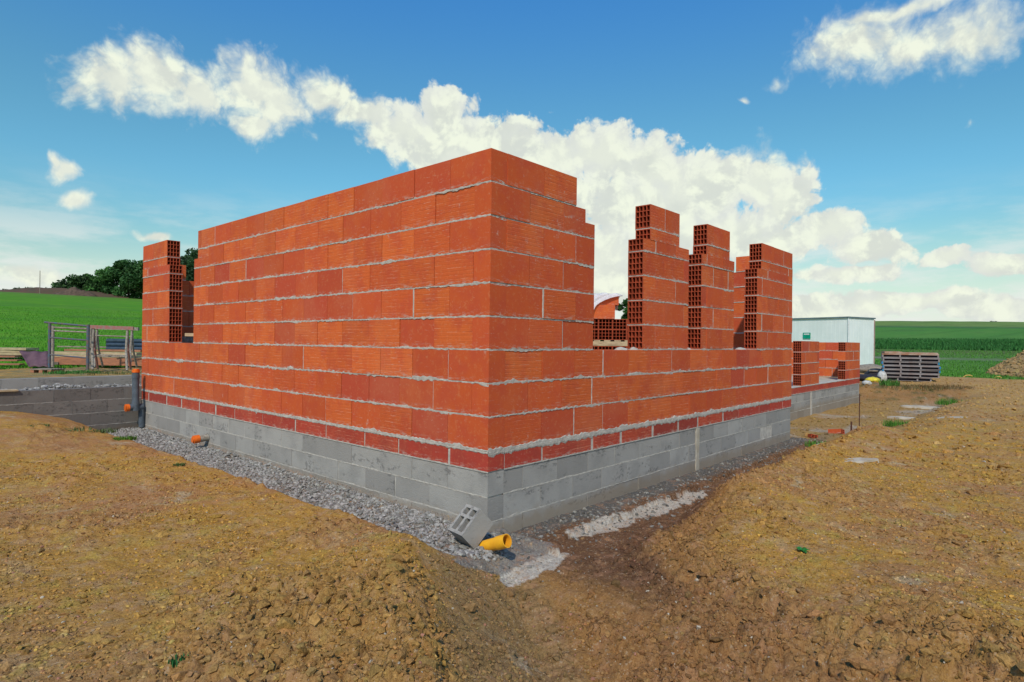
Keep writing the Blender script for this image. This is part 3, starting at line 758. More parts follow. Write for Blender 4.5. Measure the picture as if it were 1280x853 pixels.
# thin red base course with wide mortar joints
def base_course(axis, s0, s1, first, seed, t_off=0, z_off=0, gap=.032, s_off=0, smear=0.):
    mb = MB(); T = mapper(axis, s_off, t_off, z_off); mir = axis == 'y'; rr = random.Random(seed)
    mb_box_T(mb, T, (s0 + .006, .006, .001), (s1 - .006, .194, .161), 1)
    s = s0 + first
    while s < s1 - .05:
        e = min(s + rr.uniform(.46, .80), s1); hollow_brick(mb, T, s, e, .012, .162, 0, .197, False, False, rr.random(), mir)
        s = e + gap * rr.uniform(.5, 1.9)
    bead(mb, T, s0, s1, .006, .012, 0, .002, .001, -1, seed, mir, 1)
    bead(mb, T, 0 if s0 == .2 else s0, s1, .170, .016, 0, .007, .005, -1, seed + 3, mir, 1, smear)
    mb_box_T(mb, T, (s0 + .003, .004, .162), (s1 - .003, .196, .178), 1)
    return mb.build('base_course', [M['planelle'], M['mortar'], M['cell']], house)
base_course('y', .0, 8.53, .0, 31, smear=.006)
base_course('x', .2, 7.66, .012, 32, smear=.028)

# concrete block base
def block_courses(mb, axis, s0, s1, z_top, rows, phase0, t0, t1, seed, vm=.15, mir=None, off=(0, 0), alt=None):
    S0 = s0; T = mapper(axis, off[0], off[1], 0); mir = axis == 'y'; rr = random.Random(seed)
    for r in range(rows):
        zt = z_top - r * .21; zb = zt - .198
        if alt: s0 = alt[r % 2]
        js = splitjoints(s0, s1, phase0 + (.0 if r % 2 == 0 else .25))
        for a, b in zip(js[:-1], js[1:]):
            g0 = 0 if a == s0 else .002; g1 = 0 if b == s1 else .002; v = rr.random() < vm and a > s0
            if v: g0 = .008
            dt = rr.gauss(0, .0015)
            hollow_brick(mb, T, a + g0, b - g1, zb, zt, t0 + dt, t1, False, False, rr.random(), mir)
            if v:
                vbead(mb, T, a + .001, zb, zt, .013, t0, mir, seed + r)
        mb_box_T(mb, T, (s0 + .01, t0 + .004, zb - .013), (s1 - .01, t1 - .01, zt - .002), 1)
        bead(mb, T, s0, s1, zb - .006, .012, t0, .0035, .0015, -1, seed + r * 3.3, mir, 1)
def blocks(axis, s0, s1, z_top, rows, ph, seed, t0=.006, t1=.2, off=(0, 0), name='foundation_wall', parent=house, vm=.15, label=None, mat='block', alt=None):
    mb = MB(); block_courses(mb, axis, s0, s1, z_top, rows, ph, t0, t1, seed, vm, off=off, alt=alt)
    o = mb.build(name, [M[mat], M['mortar'] if mat == 'block' else M['block'], M[mat]], parent)
    if label: o['label'] = label
    return o
blocks('y', .0, 8.5, -.002, 4, .0, 41, alt=(.006, .2),  label='grey block base under the long wall')
blocks('x', .2, 7.64, -.002, 4, -.05, 42, alt=(.2, .006),  label='grey block base under the window side')
blocks('y', .2, 8.4, -.002, 4, 0, 43, off=(0, 7.45), vm=0, label='grey block base of the far end')
mb = MB(); mb.box((.21, .21, -.2), (7.44, 8.32, .06)); mb.build('floor_slab', [M['slab']], house)
# pale cement seam on the window side base
mb = MB()
nz = 18
for k in range(nz):
    z0 = -.56 + k * .031; z1 = z0 + .031
    w0 = .045 + .012 * float(perlin(np.array([k * .6]), np.array([.3]), 5)[0]); w1 = .045 + .012 * float(perlin(np.array([(k + 1) * .6]), np.array([.3]), 5)[0])
    mb.quad([(3.94 - w0, -.004, z0), (3.94 + w0, -.004, z0), (3.94 + w1, -.004, z1), (3.94 - w1, -.004, z1)], 0)
    mb.quad([(3.94 - w0, .02, z0), (3.94 - w0, -.004, z0), (3.94 - w1, -.004, z1), (3.94 - w1, .02, z1)], 0)
    mb.quad([(3.94 + w0, -.004, z0), (3.94 + w0, .02, z0), (3.94 + w1, .02, z1), (3.94 + w1, -.004, z1)], 0)
mb.build('cement_seam', [M['slab']], house)
# sill mortar dabs
V_, F_ = ico(2)
for (sx, sy, w) in [(2.2, .1, .10), (2.44, .08, .07), (5.6, .1, .12), (3.8, .1, .08)]:
    mb = MB()
    for f in F_: mb.quad([(sx + V_[i][0] * w, sy + V_[i][1] * w * .7, Zc(3) - .004 + max(-.2, V_[i][2]) * .03 * (1 + .3 * math.sin(i * 3.))) for i in f], 0)
    mb.build('mortar_dab', [M['mortar']], house)

# low annex
gz = -.10
ax_segs = {c: [(12.4 - 0, 13.9, True, True)] for c in range(4)}
wall('annex_pier', 'x', ax_segs, t_off=1.25, z_off=gz, phase=lambda i: 12.4 + (.33, .1)[i % 2], seed=51, vm=.5, label='low annex pier of four courses with open brick cells')
ax_segs = {c: [(16.55, 18.3, c != 2, False)] for c in range(4)}
wall('annex_pier', 'x', ax_segs, t_off=1.25, z_off=gz, phase=lambda i: 16.55 + (.45, .2)[i % 2], seed=52, vm=.6, label='low annex pier at the outer corner')
ax_segs = {c: [(1.45, 6.2, False, False)] for c in range(4)}
wall('annex_wall', 'y', ax_segs, t_off=18.1, z_off=gz, phase=PL, seed=53, vm=.05, label='bright orange inner face of the low annex end wall')
base_course('x', 7.68, 18.3, .0, 54, t_off=1.25, z_off=gz, gap=.006)
blocks('x', 7.68, 18.28, gz - .002, 4, .15, 55, off=(0, 1.252), label='grey block base of the low annex', vm=.3)
mb = MB(); mb.box((7.68, 1.46, gz - .1), (18.09, 6.1, gz + .165)); mb.build('annex_floor', [M['slab']], house)
mb = MB(); mb.box((13.2, 1.244, -.70), (13.30, 1.26, gz - .01)); mb.build('cement_seam', [M['mortar']], house)

# ------------------------------------------------------------------ retaining walls at the left
def ret_wall(label, x0, x1, yy, z_top, rows, seed, mat):
    t = thing('concrete_block_wall', label, 'wall')
    blocks('x', x0, x1, z_top, rows, x0 + .13, seed, off=(0, yy), name='block_courses', parent=t, vm=.12, mat=mat)
    return t
ret_wall('nearer low grey block wall joined to the house corner, damp and dark', -9.9, -.004, 8.5, .245, 4, 61, 'block_damp')
ret_wall('farther grey block kerb wall beyond the stone filled gap', -9.9, .6, 9.6, .375, 2, 62, 'block')
mb = MB(); mb.box((-2.9, 8.47, .2475), (-1.72, 8.66, .27)); tag(mb.build('plank', [M['wood']]), 'thin plank lying on top of the nearer grey block wall', 'plank')
# fill between the two walls
n = 3400; P = np.stack([rng.uniform(-5, .5, n), rng.uniform(8.72, 9.6, n)], 1); S = rng.gamma(3, .0065, n).clip(.008, .045)
g = rng.uniform(.16, .48, n)[:, None] * np.array([[1, .97, .9]])
scatter('rubble', P, S, g, M['stone'], 'pale broken stone filling the gap between the two low block walls', angular=True, hfn=lambda x, y: .13 + .12 * fbm(x * 1.5, y * 2, 3, 9) + .06 * sm(y, 8.8, 9.5))
mb = MB(); mb.box((-9.9, 8.69, -.3), (.5, 9.61, .15)); o = mb.build('wall_fill', [M['slab']]); tag(o, 'stone fill bed between the low block walls', None, None, 'structure')

# ------------------------------------------------------------------ pipes
t = thing('drain_pipe', 'grey plastic drainpipe with orange caps at the far corner', 'pipe', (-.16, 8.3, -.1))
mb = MB(); mb.tube((0, 0, 0), (0, 0, .60), .055, n=20); mb.tube((0, 0, .50), (0, 0, .57), .061, n=20); mb.build('pipe_run', [M['pvc_grey']], t, True)
mb = MB(); mb.tube((-.10, 0, .0), (.12, .03, -.0), .056, n=20); mb.tube((-.0, 0, -.055), (0, 0, .10), .062, n=20); mb.tube((.1, .03, .0), (.12, .06, -.35), .05, n=16); mb.build('tee_joint', [M['pvc_grey']], t, True)
mb = MB(); mb.tube((0, 0, .60), (0, 0, .645), .062, n=20); mb.tube((0, 0, .645), (0, 0, .66), .045, n=20); mb.build('top_cap', [M['orange']], t, True)
mb = MB(); mb.tube((-.10, 0, 0), (-.15, -.005, 0), .064, n=20); mb.tube((-.15, -.005, 0), (-.16, -.005, 0), .05, n=20); mb.build('end_cap', [M['orange']], t, True)

t = thing('pipe_stub', 'small orange capped pipe poking out of the gravel by the long wall', 'pipe', (-.0, 5.66, -.36))
mb = MB(); mb.tube((.0, .0, .02), (-.12, 0, .015), .05, n=18); mb.build('pipe_end', [M['steel_dirty']], t, True)
mb = MB(); mb.tube((-.12, 0, .015), (-.20, 0, .01), .058, n=18); mb.tube((-.20, 0, .01), (-.215, 0, .01), .04, n=18); mb.build('cap', [M['orange']], t, True)

Fv = Vector((.7434, .6688, .0018)); Rv = Vector((.66876, -.74339, .01134)); Uv = Vector((-.0089, .0072, .9999))
def scr(px, t):    # bearing of a place in the yard, as metres from the tripod
    d = Fv + Rv * ((px - 640) / 763.24); return CAM[0] + d[0] * t, CAM[1] + d[1] * t
# yellow pipe: hollow, with socket rim
def hollow_pipe(mb, a, b, ro, ri, n=28):
    a = Vector(a); b = Vector(b); d = (b - a).normalized(); u = d.orthogonal().normalized(); w = d.cross(u)
    ring = lambda c, r: [c + (u * math.cos(2 * math.pi * i / n) + w * math.sin(2 * math.pi * i / n)) * r for i in range(n)]
    A, B, Ai, Bi = ring(a, ro), ring(b, ro), ring(a, ri), ring(b, ri)
    for i in range(n):
        j = (i + 1) % n
        mb.quad([A[i], A[j], B[j], B[i]]); mb.quad([Bi[i], Bi[j], Ai[j], Ai[i]]); mb.quad([B[i], B[j], Bi[j], Bi[i]]); mb.quad([A[j], A[i], Ai[i], Ai[j]])
t = thing('yellow_pipe', 'short open yellow drain pipe lying at the house corner', 'pipe', (-.27, -.30, -.46))
dirn = (Rv * .70 - Fv * .55 + Uv * .36).normalized()
mb = MB(); p0 = Vector((0, 0, .0)) - dirn * .11; hollow_pipe(mb, p0, p0 + dirn * .28, .047, .042); mb.build('pipe_run', [M['pvc_yellow']], t, True)
mb = MB(); hollow_pipe(mb, p0 + dirn * .19, p0 + dirn * .285, .052, .044); mb.build('socket', [M['pvc_yellow']], t, True)

# ------------------------------------------------------------------ loose concrete block, tipped on its edge
a = Vector((.60, -.02, -.70)); b = Vector((.58, -.70, .47)); c_ = Vector((.50, .74, .45))   # image right, image down, depth
def tow(v): return Rv * v[0] - Uv * v[1] + Fv * v[2]
A_, B_, C__ = tow(a), tow(b), tow(c_)
B_.normalize(); C__ = (C__ - B_ * C__.dot(B_)).normalized(); Aa = B_.cross(C__)
if Aa.dot(A_) < 0: Aa = -Aa
D = Vector(CAM.tolist()) + (Fv + Rv * ((577 - 640) / 763.24) + Uv * ((426.5 - 670) / 763.24)) * 4.56
t = thing('concrete_block', 'loose hollow concrete block tipped on edge beside the yellow pipe', 'block')
mb = MB(); LA, LB, LC = .185, .245, .185
def TB(u, v, w): return D + Aa * (-u) + B_ * v + C__ * w     # u along -a, v along b, w along c (depth of holes)
# hollow face (u,v) at w=0
e = .024
us = [0, e, LA / 2 - e / 2, LA / 2 + e / 2, LA - e, LA]; vs = [0, e, .140, .140 + e, LB - e, LB]
for i in range(5):
    for j in range(5):
        u0, u1, v0, v1 = us[i], us[i + 1], vs[j], vs[j + 1]
        if i % 2 and j % 2:
            for q in ([(u0, v0), (u1, v0)], [(u1, v0), (u1, v1)], [(u1, v1), (u0, v1)], [(u0, v1), (u0, v0)]):
                mb.quad([TB(*q[0], 0), TB(*q[1], 0), TB(*q[1], .16), TB(*q[0], .16)], 0, .6)
            mb.quad([TB(u0, v0, .16), TB(u1, v0, .16), TB(u1, v1, .16), TB(u0, v1, .16)], 0, .6)
        else: mb.quad([TB(u0, v0, 0), TB(u1, v0, 0), TB(u1, v1, 0), TB(u0, v1, 0)], 0, .6)
for q in ([(0, 0), (LA, 0)], [(LA, 0), (LA, LB)], [(LA, LB), (0, LB)], [(0, LB), (0, 0)]):
    mb.quad([TB(*q[0], 0), TB(*q[1], 0), TB(*q[1], LC), TB(*q[0], LC)], 0, .75)
mb.quad([TB(0, 0, LC), TB(LA, 0, LC), TB(LA, LB, LC), TB(0, LB, LC)], 0, .6)
mb.build('block_body', [M['block']], t)

# ------------------------------------------------------------------ steel rods
def ground_z(x, y): return float(height(np.array([x]), np.array([y]))[0])
for (x, y, h, r, lab) in [(8.17, -.96, .84, .008, 'tall thin rusty steel rod standing in the earth heap'), (7.85, -.91, .23, .014, 'short dark steel stake beside the tall rod')]:
    z = ground_z(x, y); mb = MB(); mb.tube((0, 0, -.15), (.008, .0, h), r, n=8); tag(mb.build('steel_rod', [M['rust']], None, True, (x, y, z)), lab, 'rod')

# ------------------------------------------------------------------ slabs, brick fragments, stones
def blob_slab(name, x, y, rx, ry, h, mat, label, cat, rot=0, group=None, dz=0):
    mb = MB(); n = 22; z = ground_z(x, y) + dz; rr = random.Random(int(x * 100 + y * 10))
    ring = [(1 + rr.uniform(-.16, .16)) for _ in range(n)]
    pt = lambda k, s, hh: (math.cos(rot) * math.cos(2 * math.pi * k / n) * rx * ring[k % n] * s - math.sin(rot) * math.sin(2 * math.pi * k / n) * ry * ring[k % n] * s, math.sin(rot) * math.cos(2 * math.pi * k / n) * rx * ring[k % n] * s + math.cos(rot) * math.sin(2 * math.pi * k / n) * ry * ring[k % n] * s, hh)
    for k in range(n):
        mb.quad([pt(k, 1, -.06), pt(k + 1, 1, -.06), pt(k + 1, .95, h * .8), pt(k, .95, h * .8)])
        mb.quad([pt(k, .95, h * .8), pt(k + 1, .95, h * .8), pt(k + 1, .7, h), pt(k, .7, h)])
        mb.quad([pt(k, .7, h), pt(k + 1, .7, h), (0, 0, h * 1.05)])
    o = mb.build(name, [mat], None, True, (x, y, z)); return tag(o, label, cat, group)
blob_slab('concrete_slab', *scr(1153, 18.0), .25, .60, .05, M['slab'], 'large pale flat slab lying at the back of the pit', 'slab', .3, 'pale slabs in the pit', .02)
blob_slab('concrete_slab', *scr(1129, 15.0), .16, .30, .045, M['slab'], 'smaller pale slab between the annex and the grass tuft', 'slab', .3, 'pale slabs in the pit', .02)
blob_slab('flat_stone', 7.35, -.66, .36, .16, .03, M['slab'], 'flat white stone lying in the trench near the far house corner', 'stone', .1, None, .01)
blob_slab('flat_stone', 4.55, -1.75, .30, .10, .012, M['slab'], 'pale patch of dried cement on the right earth heap', 'stone', -.5, None, .0)
blob_slab('flat_stone', 11.6, -1.9, .40, .12, .012, M['slab'], 'pale cement crust near the edge of the pit', 'stone', -.5, None, .0)
def frag(x, y, s, lab, rz):
    mb = MB(); hollow_brick(mb, lambda a, b, c: (a, b, c), -s, s, 0, s * .7, -s * .6, s * .6, True, False, .3, False, 2, 2)
    tag(mb.build('brick_fragment', [M['brick'], M['mortar'], M['cell']], None, False, (x, y, ground_z(x, y) - .01), (.2, .15, rz)), lab, 'brick')
frag(9.1, .05, .10, 'broken orange brick lying near the annex base', .6); frag(10.0, -.15, .13, 'larger broken orange brick beside the grass tuft in the pit', 1.4)

# ------------------------------------------------------------------ plants
def tuft(label, x, y, r, h, nb, col, seed, dz=0, name='grass_tuft', cat='grass tuft', w=.006):
    rr = np.random.default_rng(seed); z = ground_z(x, y) + dz
    ang = rr.uniform(0, 2 * math.pi, nb); rad = r * np.sqrt(rr.random(nb)); bx = np.cos(ang) * rad * 1.4; by = np.sin(ang) * rad
    hh = h * rr.uniform(.4, 1, nb); la = rr.uniform(0, 2 * math.pi, nb); le = hh * rr.uniform(.2, .9, nb)
    V = []; F = []
    px, py = np.cos(la + 1.57) * w, np.sin(la + 1.57) * w
    for i in range(nb):
        b = len(V); bz = -.01
        V += [(bx[i] - px[i], by[i] - py[i], bz), (bx[i] + px[i], by[i] + py[i], bz), (bx[i] + px[i] * .8 + np.cos(la[i]) * le[i] * .4, by[i] + py[i] * .8 + np.sin(la[i]) * le[i] * .4, hh[i] * .6),
              (bx[i] - px[i] * .8 + np.cos(la[i]) * le[i] * .4, by[i] - py[i] * .8 + np.sin(la[i]) * le[i] * .4, hh[i] * .6), (bx[i] + np.cos(la[i]) * le[i], by[i] + np.sin(la[i]) * le[i], hh[i])]
        F += [(b, b + 1, b + 2), (b, b + 2, b + 3), (b + 3, b + 2, b + 4)]
    C = np.repeat(np.array(col)[None] * rr.uniform(.6, 1.4, (nb, 1)), 5, 0)
    o = np_mesh(name, V, F, M['leaf'], C); o.location = (x, y, z); return tag(o, label, cat)
GC = (.08, .23, .025)
tuft('small flat weed near the left edge of the earth heap', -1.75, 6.95, .10, .03, 90, (.06, .13, .03), 1)
tuft('wide sparse grass tuft left of the gravel', -1.35, 6.9, .16, .04, 110, (.12, .16, .06), 2)
tuft('dull grass tuft on the heap edge near the low block wall', -.98, 6.95, .14, .06, 160, (.10, .15, .05), 3)
tuft('bright green tuft on the heap edge nearest the gravel', -.95, 6.05, .10, .06, 170, (.09, .20, .02), 4)
tuft('tiny weed halfway along the gravel edge', -1.08, 3.7, .05, .03, 50, (.06, .12, .03), 5)
tuft('tiny green sprout at the bottom of the left heap', -2.65, -.75, .03, .03, 40, (.03, .15, .04), 6, w=.004)
tuft('grass tuft beside the short steel stake', 7.45, -.52, .22, .10, 260, GC, 7)
tuft('grass tuft on the near edge of the pit', 12.2, -.85, .30, .16, 260, GC, 8)
tuft('tall grass tuft at the right end of the pit', 18.2, -1.1, .34, .22, 240, GC, 9)
tuft('leafy weed on the bank behind the annex', 21.5, 1.0, .30, .28, 200, (.07, .19, .03), 10, w=.014)
tuft('rusty brown weed on the bank below the stacked panels', 20.8, .2, .9, .13, 420, (.14, .12, .04), 12, w=.007)
tuft('dark dead weed on the bank below the soil heap', 21.6, -.6, .8, .12, 420, (.17, .11, .04), 13, w=.007)
# one broad leaf weed on the right heap
rr = random.Random(3); lx, ly = .82, -2.22; lz = ground_z(lx, ly)
mb = MB()
for k, (an, L, tl) in enumerate([(.3, .085, .35), (1.5, .055, .7), (-.9, .06, .5), (2.8, .05, .8), (-2.2, .05, .4)]):
    d = Vector((math.cos(an), math.sin(an), tl)).normalized(); s = Vector((-math.sin(an), math.cos(an), 0))
    prev = None
    for q in range(6):
        f = q / 5; w = L * .33 * math.sin(math.pi * min(1, f * .92 + .08)) ; c = d * L * f + Vector((0, 0, -.25 * L * f * f))
        cur = (c - s * w + Vector((0, 0, w * .4)), c, c + s * w + Vector((0, 0, w * .4)))
        if prev: mb.quad([prev[0], prev[1], cur[1], cur[0]]); mb.quad([prev[1], prev[2], cur[2], cur[1]])
        prev = cur
M['leaf_green'] = simple_mat('broad_leaf', (.03, .20, .03), .5, .3, 60, .2, .002)
tag(mb.build('weed_plant', [M['leaf_green']], None, True, (lx, ly, lz + .0)), 'single broad leaved green weed growing on the right earth heap', 'weed')

# meadow blades (nobody could count them)
def blades(name, P, h, col, label, w=.02):
    n = len(P); z = height(P[:, 0], P[:, 1], False); a = rng.uniform(0, 2 * math.pi, n); l = rng.uniform(.1, .6, n) * h; hh = h * rng.uniform(.5, 1.2, n)
    c, s = np.cos(a), np.sin(a)
    V = np.stack([np.stack([P[:, 0] - s * w, P[:, 1] + c * w, z - .02], 1), np.stack([P[:, 0] + s * w, P[:, 1] - c * w, z - .02], 1), np.stack([P[:, 0] + c * l, P[:, 1] + s * l, z + hh], 1)], 1).reshape(-1, 3)
    F = np.arange(3 * n).reshape(-1, 3); C = np.repeat(col * rng.uniform(.6, 1.4, (n, 1)), 3, 0)
    tag(np_mesh(name, V, F, M['leaf'], C), label, None, None, 'stuff')
n = 42000; yy = 15.5 + rng.random(n) ** 1.6 * 45; xx = rng.uniform(-.12, .42, n) * (yy + 3.5) - 3.6
blades('grass', np.stack([xx, yy], 1), .07, np.array([[.085, .27, .018]]), 'bright green meadow grass beyond the work yard', .022)
n = 26000; xx = 30 + rng.random(n) ** 1.3 * 44; yy = rng.uniform(-.02, .30, n) * (xx + 3.6) - 3.5; pp = np.stack([xx, yy], 1); pp = pp[(soil_mask(xx, yy) < .5) & ((xx < 49.5) | (xx > 54.5))]
blades('grass', pp, .10, np.array([[.085, .24, .03]]), 'rough green grass behind the stacked panels', .03)
n = 30000; xx = rng.uniform(75, 88, n); yy = rng.uniform(-.08, .32, n) * (xx + 3.6) - 3.5
blades('crop', np.stack([xx, yy], 1), .4, np.array([[.045, .17, .035]]), 'dense dark green crop edge across the right field', .06)

# ------------------------------------------------------------------ trees
def tree(label, x, y, z, hgt, rad, n, col, seed, group, leaf=.32, cat='tree'):
    t = thing('tree', label, cat, (x, y, z), 0, group); rr = np.random.default_rng(seed); ra = random.Random(seed)
    mb = MB(); top = hgt * .8; mb.tube((0, 0, -.5), (0, 0, top * .5), hgt * .03, hgt * .018, 8); mb.tube((0, 0, top * .5), (rad * .08, 0, top), hgt * .018, hgt * .004, 8)
    cl = []
    nc = 26
    for k in range(nc):
        f = ra.uniform(.06, 1.0); ph = ra.uniform(0, 2 * math.pi); rr_ = rad * math.sqrt(ra.random()) * (math.sin(math.pi * min(1, (f * .85 + .12))) ** .6)
        cx, cy, cz = math.cos(ph) * rr_, math.sin(ph) * rr_, hgt * f * .92; cl.append((cx, cy, cz, ra.uniform(.14, .30) * rad + .04 * hgt))
        if k < 14: mb.tube((0, 0, cz * .55), (cx * .9, cy * .9, cz), hgt * .008, hgt * .003, 5)
    mb.build('trunk', [M['bark']], t)
    idx = rr.integers(0, nc, n); cl = np.array(cl); c0 = cl[idx]
    d = rr.standard_normal((n, 3)); d /= np.linalg.norm(d, axis=1)[:, None]; q = rr.random(n) ** .45
    P = c0[:, :3] + d * (q * c0[:, 3])[:, None] * np.array([1, 1, .8]); P[:, 2] = np.maximum(P[:, 2], .2)
    nr = rr.standard_normal((n, 3)); nr[:, 2] += .6; nr /= np.linalg.norm(nr, axis=1)[:, None]
    u = np.cross(nr, rr.standard_normal((n, 3))); u /= np.linalg.norm(u, axis=1)[:, None]; v = np.cross(nr, u)
    s = (leaf * rr.uniform(.5, 1.3, n))[:, None]
    V = np.stack([P - u * s, P + v * s * .6, P + u * s, P - v * s * .6], 1).reshape(-1, 3); F = np.arange(4 * n).reshape(-1, 4)
    tone = rr.uniform(.6, 1.4, nc)[idx]
    C = np.repeat(np.array(col)[None] * (tone * rr.uniform(.75, 1.25, n))[:, None], 4, 0)
    np_mesh('crown', V, F, M['leaf'], C, parent=t); return t
def fz(x, y): return float(height(np.array([x]), np.array([y]), False)[0])
G = 'trees along the top of the left meadow'
for i, (px, dist, h, r, n, lab, col) in enumerate([
    (12, 128, 3.0, 3.8, 1500, 'low dark bush at the very left end of the reddish bank', (.03, .07, .022)),
    (30, 127, 3.4, 3.4, 1500, 'second low bush from the left behind the reddish bank', (.03, .075, .022)),
    (78, 127, 3.9, 3.6, 1900, 'low bush filling the gap just before the tree belt', (.032, .07, .02)),
    (44, 128, 3.2, 3.6, 1500, 'low distant bush above the reddish bank at the far left', (.03, .07, .022)),
    (62, 126, 2.6, 3.0, 1200, 'small low bush in the gap left of the tree belt', (.035, .075, .022)),
    (97, 128, 5.6, 3.9, 2600, 'shortest rounded tree at the left end of the tree belt', (.028, .065, .018)),
    (116, 130, 6.4, 4.2, 3000, 'second tree from the left in the belt, taller than the first', (.035, .085, .02)),
    (138, 131, 8.2, 4.8, 3800, 'broad bright green tree in the middle of the belt', (.045, .12, .025)),
    (160, 128, 8.8, 4.6, 3800, 'tall dark tree just left of the brick pier', (.028, .08, .02)),
    (182, 126, 8.9, 4.6, 3600, 'tree mostly hidden behind the far brick pier', (.03, .08, .02)),
    (204, 126, 9.6, 4.6, 2600, 'tree hidden behind the open cells of the far pier', (.03, .075, .02)),
    (228, 126, 10.2, 4.4, 3400, 'dark tree showing above the narrow opening', (.022, .05, .018)),
    (246, 124, 12.2, 4.6, 3400, 'tallest dark tree beside the end of the long wall', (.022, .05, .018))]):
    d = Fv + Rv * ((px - 640) / 763.24); k = dist; x = CAM[0] + d[0] * k; y = CAM[1] + d[1] * k
    tree(lab, x, y, fz(x, y), h * .93, r * 1.1, int(n * 2.2), tuple(c * 1.45 for c in col), 100 + i, G, .29)
for px, dist, h, r, lab, col in [(784, 92, 5.6, 2.2, 'small green tree seen between the brick pallet and the tall pier', (.035, .11, .02)), (1243, 255, 2.6, 3.4, 'tiny lone bush on the skyline at the right', (.03, .07, .035))]:
    d = Fv + Rv * ((px - 640) / 763.24); x = CAM[0] + d[0] * dist; y = CAM[1] + d[1] * dist
    tree(lab, x, y, fz(x, y), h, r, 2500, col, 300 + px, None, .30 if h > 5 else .5)
# earth bank behind the meadow
def heap(name, label, cat, cx, cy, rx, ry, h, mat, seed, kind=None, rot=0, sc=.25):
    n = 60; m = 26; V = []; base = fz(cx, cy)
    for j in range(m + 1):
        for i in range(n):
            t = 2 * math.pi * i / n; r = j / m; V.append((math.cos(t) * r, math.sin(t) * r))
    V = np.array(V); R = np.hypot(V[:, 0], V[:, 1]); X = V[:, 0] * rx; Y = V[:, 1] * ry
    Xr = X * math.cos(rot) - Y * math.sin(rot) + cx; Yr = X * math.sin(rot) + Y * math.cos(rot) + cy
    Z = height(Xr, Yr, False) - .3 + (h + .3) * (1 - R ** 1.6).clip(0, 1) ** .8 * (1 + .35 * fbm(Xr * sc, Yr * sc, 4, seed))
    W = np.stack([Xr, Yr, Z], 1); F = []
    for j in range(m):
        for i in range(n): F.append((j * n + i, (j + 1) * n + i, (j + 1) * n + (i + 1) % n, j * n + (i + 1) % n))
    o = np_mesh(name, W, F, mat, smooth=True); return tag(o, label, cat, None, kind)
heap('earth_bank', 'long reddish brown earth bank at the top of the meadow', 'earth bank', 23.5, 152, 22, 6, 2.9, M['bank'], 5, rot=-.62, sc=.12)
heap('brush_pile', 'dark heap of cut brushwood in front of the tree belt', 'brush pile', *[CAM[i] + (Fv + Rv * ((92 - 640) / 763.24))[i] * 122 for i in (0, 1)], 5.0, 2.5, 2.1, M['brushwood'], 6, rot=-.5, sc=.5)
heap('earth_bank', 'steeper brown spoil bank behind the left end of the tree belt', 'earth bank', *[CAM[i] + (Fv + Rv * ((88 - 640) / 763.24))[i] * 139 for i in (0, 1)], 5.5, 4, 4.6, M['bank'], 7, rot=-.5, sc=.15)
mb = MB(); x, y = 22.0, 138; mb.tube((0, 0, -.3), (0, 0, 4.6), .07, .05, 6); tag(mb.build('utility_pole', [M['wood_grey']], None, False, (x, y, fz(x, y))), 'thin wooden pole on the bank at the far left', 'pole')

# ------------------------------------------------------------------ work yard on the left
def beam(name, label, cat, a, b, w, h, mat, group=None):
    """timber lying between a and b (bottom centre line)"""
    a = Vector(a); b = Vector(b); d = b - a; L = d.length; mb = MB(); mb.box((-L / 2, -w / 2, 0), (L / 2, w / 2, h))
    o = mb.build(name, [mat], None, False, (a + b) / 2, (0, 0, math.atan2(d.y, d.x))); return tag(o, label, cat, group)
YZ = .33
def yard(px, t, z=YZ): x, y = scr(px, t); return Vector((x, y, z))
# trestle of blue steel tubes
t = thing('scaffold_frame', 'dark blue steel guardrail frame standing in the work yard', 'scaffold frame')
A = yard(62, 13.9, .40); B = yard(110, 13.7, .36)
def tubes(name, lst, mat, r=.024):
    mb = MB()
    for p, q in lst: mb.tube(p, q, r, n=10)
    return mb.build(name, [mat], t, True)
up = Vector((0, 0, 1)); dAB = (B - A)
tubes('post', [(A, A + up * 1.02)], M['steel_blue'], .032); tubes('post', [(B, B + up * 1.02)], M['steel_blue'], .034)
tubes('top_rail', [(A - dAB * .14 + up * 1.02, B + up * .985)], M['steel_blue'], .022); tubes('rail', [(A + up * .68, B + up * .665)], M['steel_blue'], .018); tubes('rail', [(A + up * .29, B + up * .27)], M['steel_blue'], .016)
t = thing('scaffold_frame', 'pale cement caked frame just behind the blue guardrail frame', 'scaffold frame')
A2 = yard(66, 14.5, .38); B2 = yard(113, 14.4, .36)
tubes('post', [(A2, A2 + up * .98)], M['steel_dirty'], .034); tubes('post', [(B2, B2 + up * .98)], M['steel_dirty'], .045)
tubes('rail', [(A2 - (B2 - A2) * .12 + up * .94, B2 + up * .93)], M['wood_grey'], .022); tubes('rail', [(A2 + up * .86, B2 + up * .85)], M['steel_dirty'], .018)
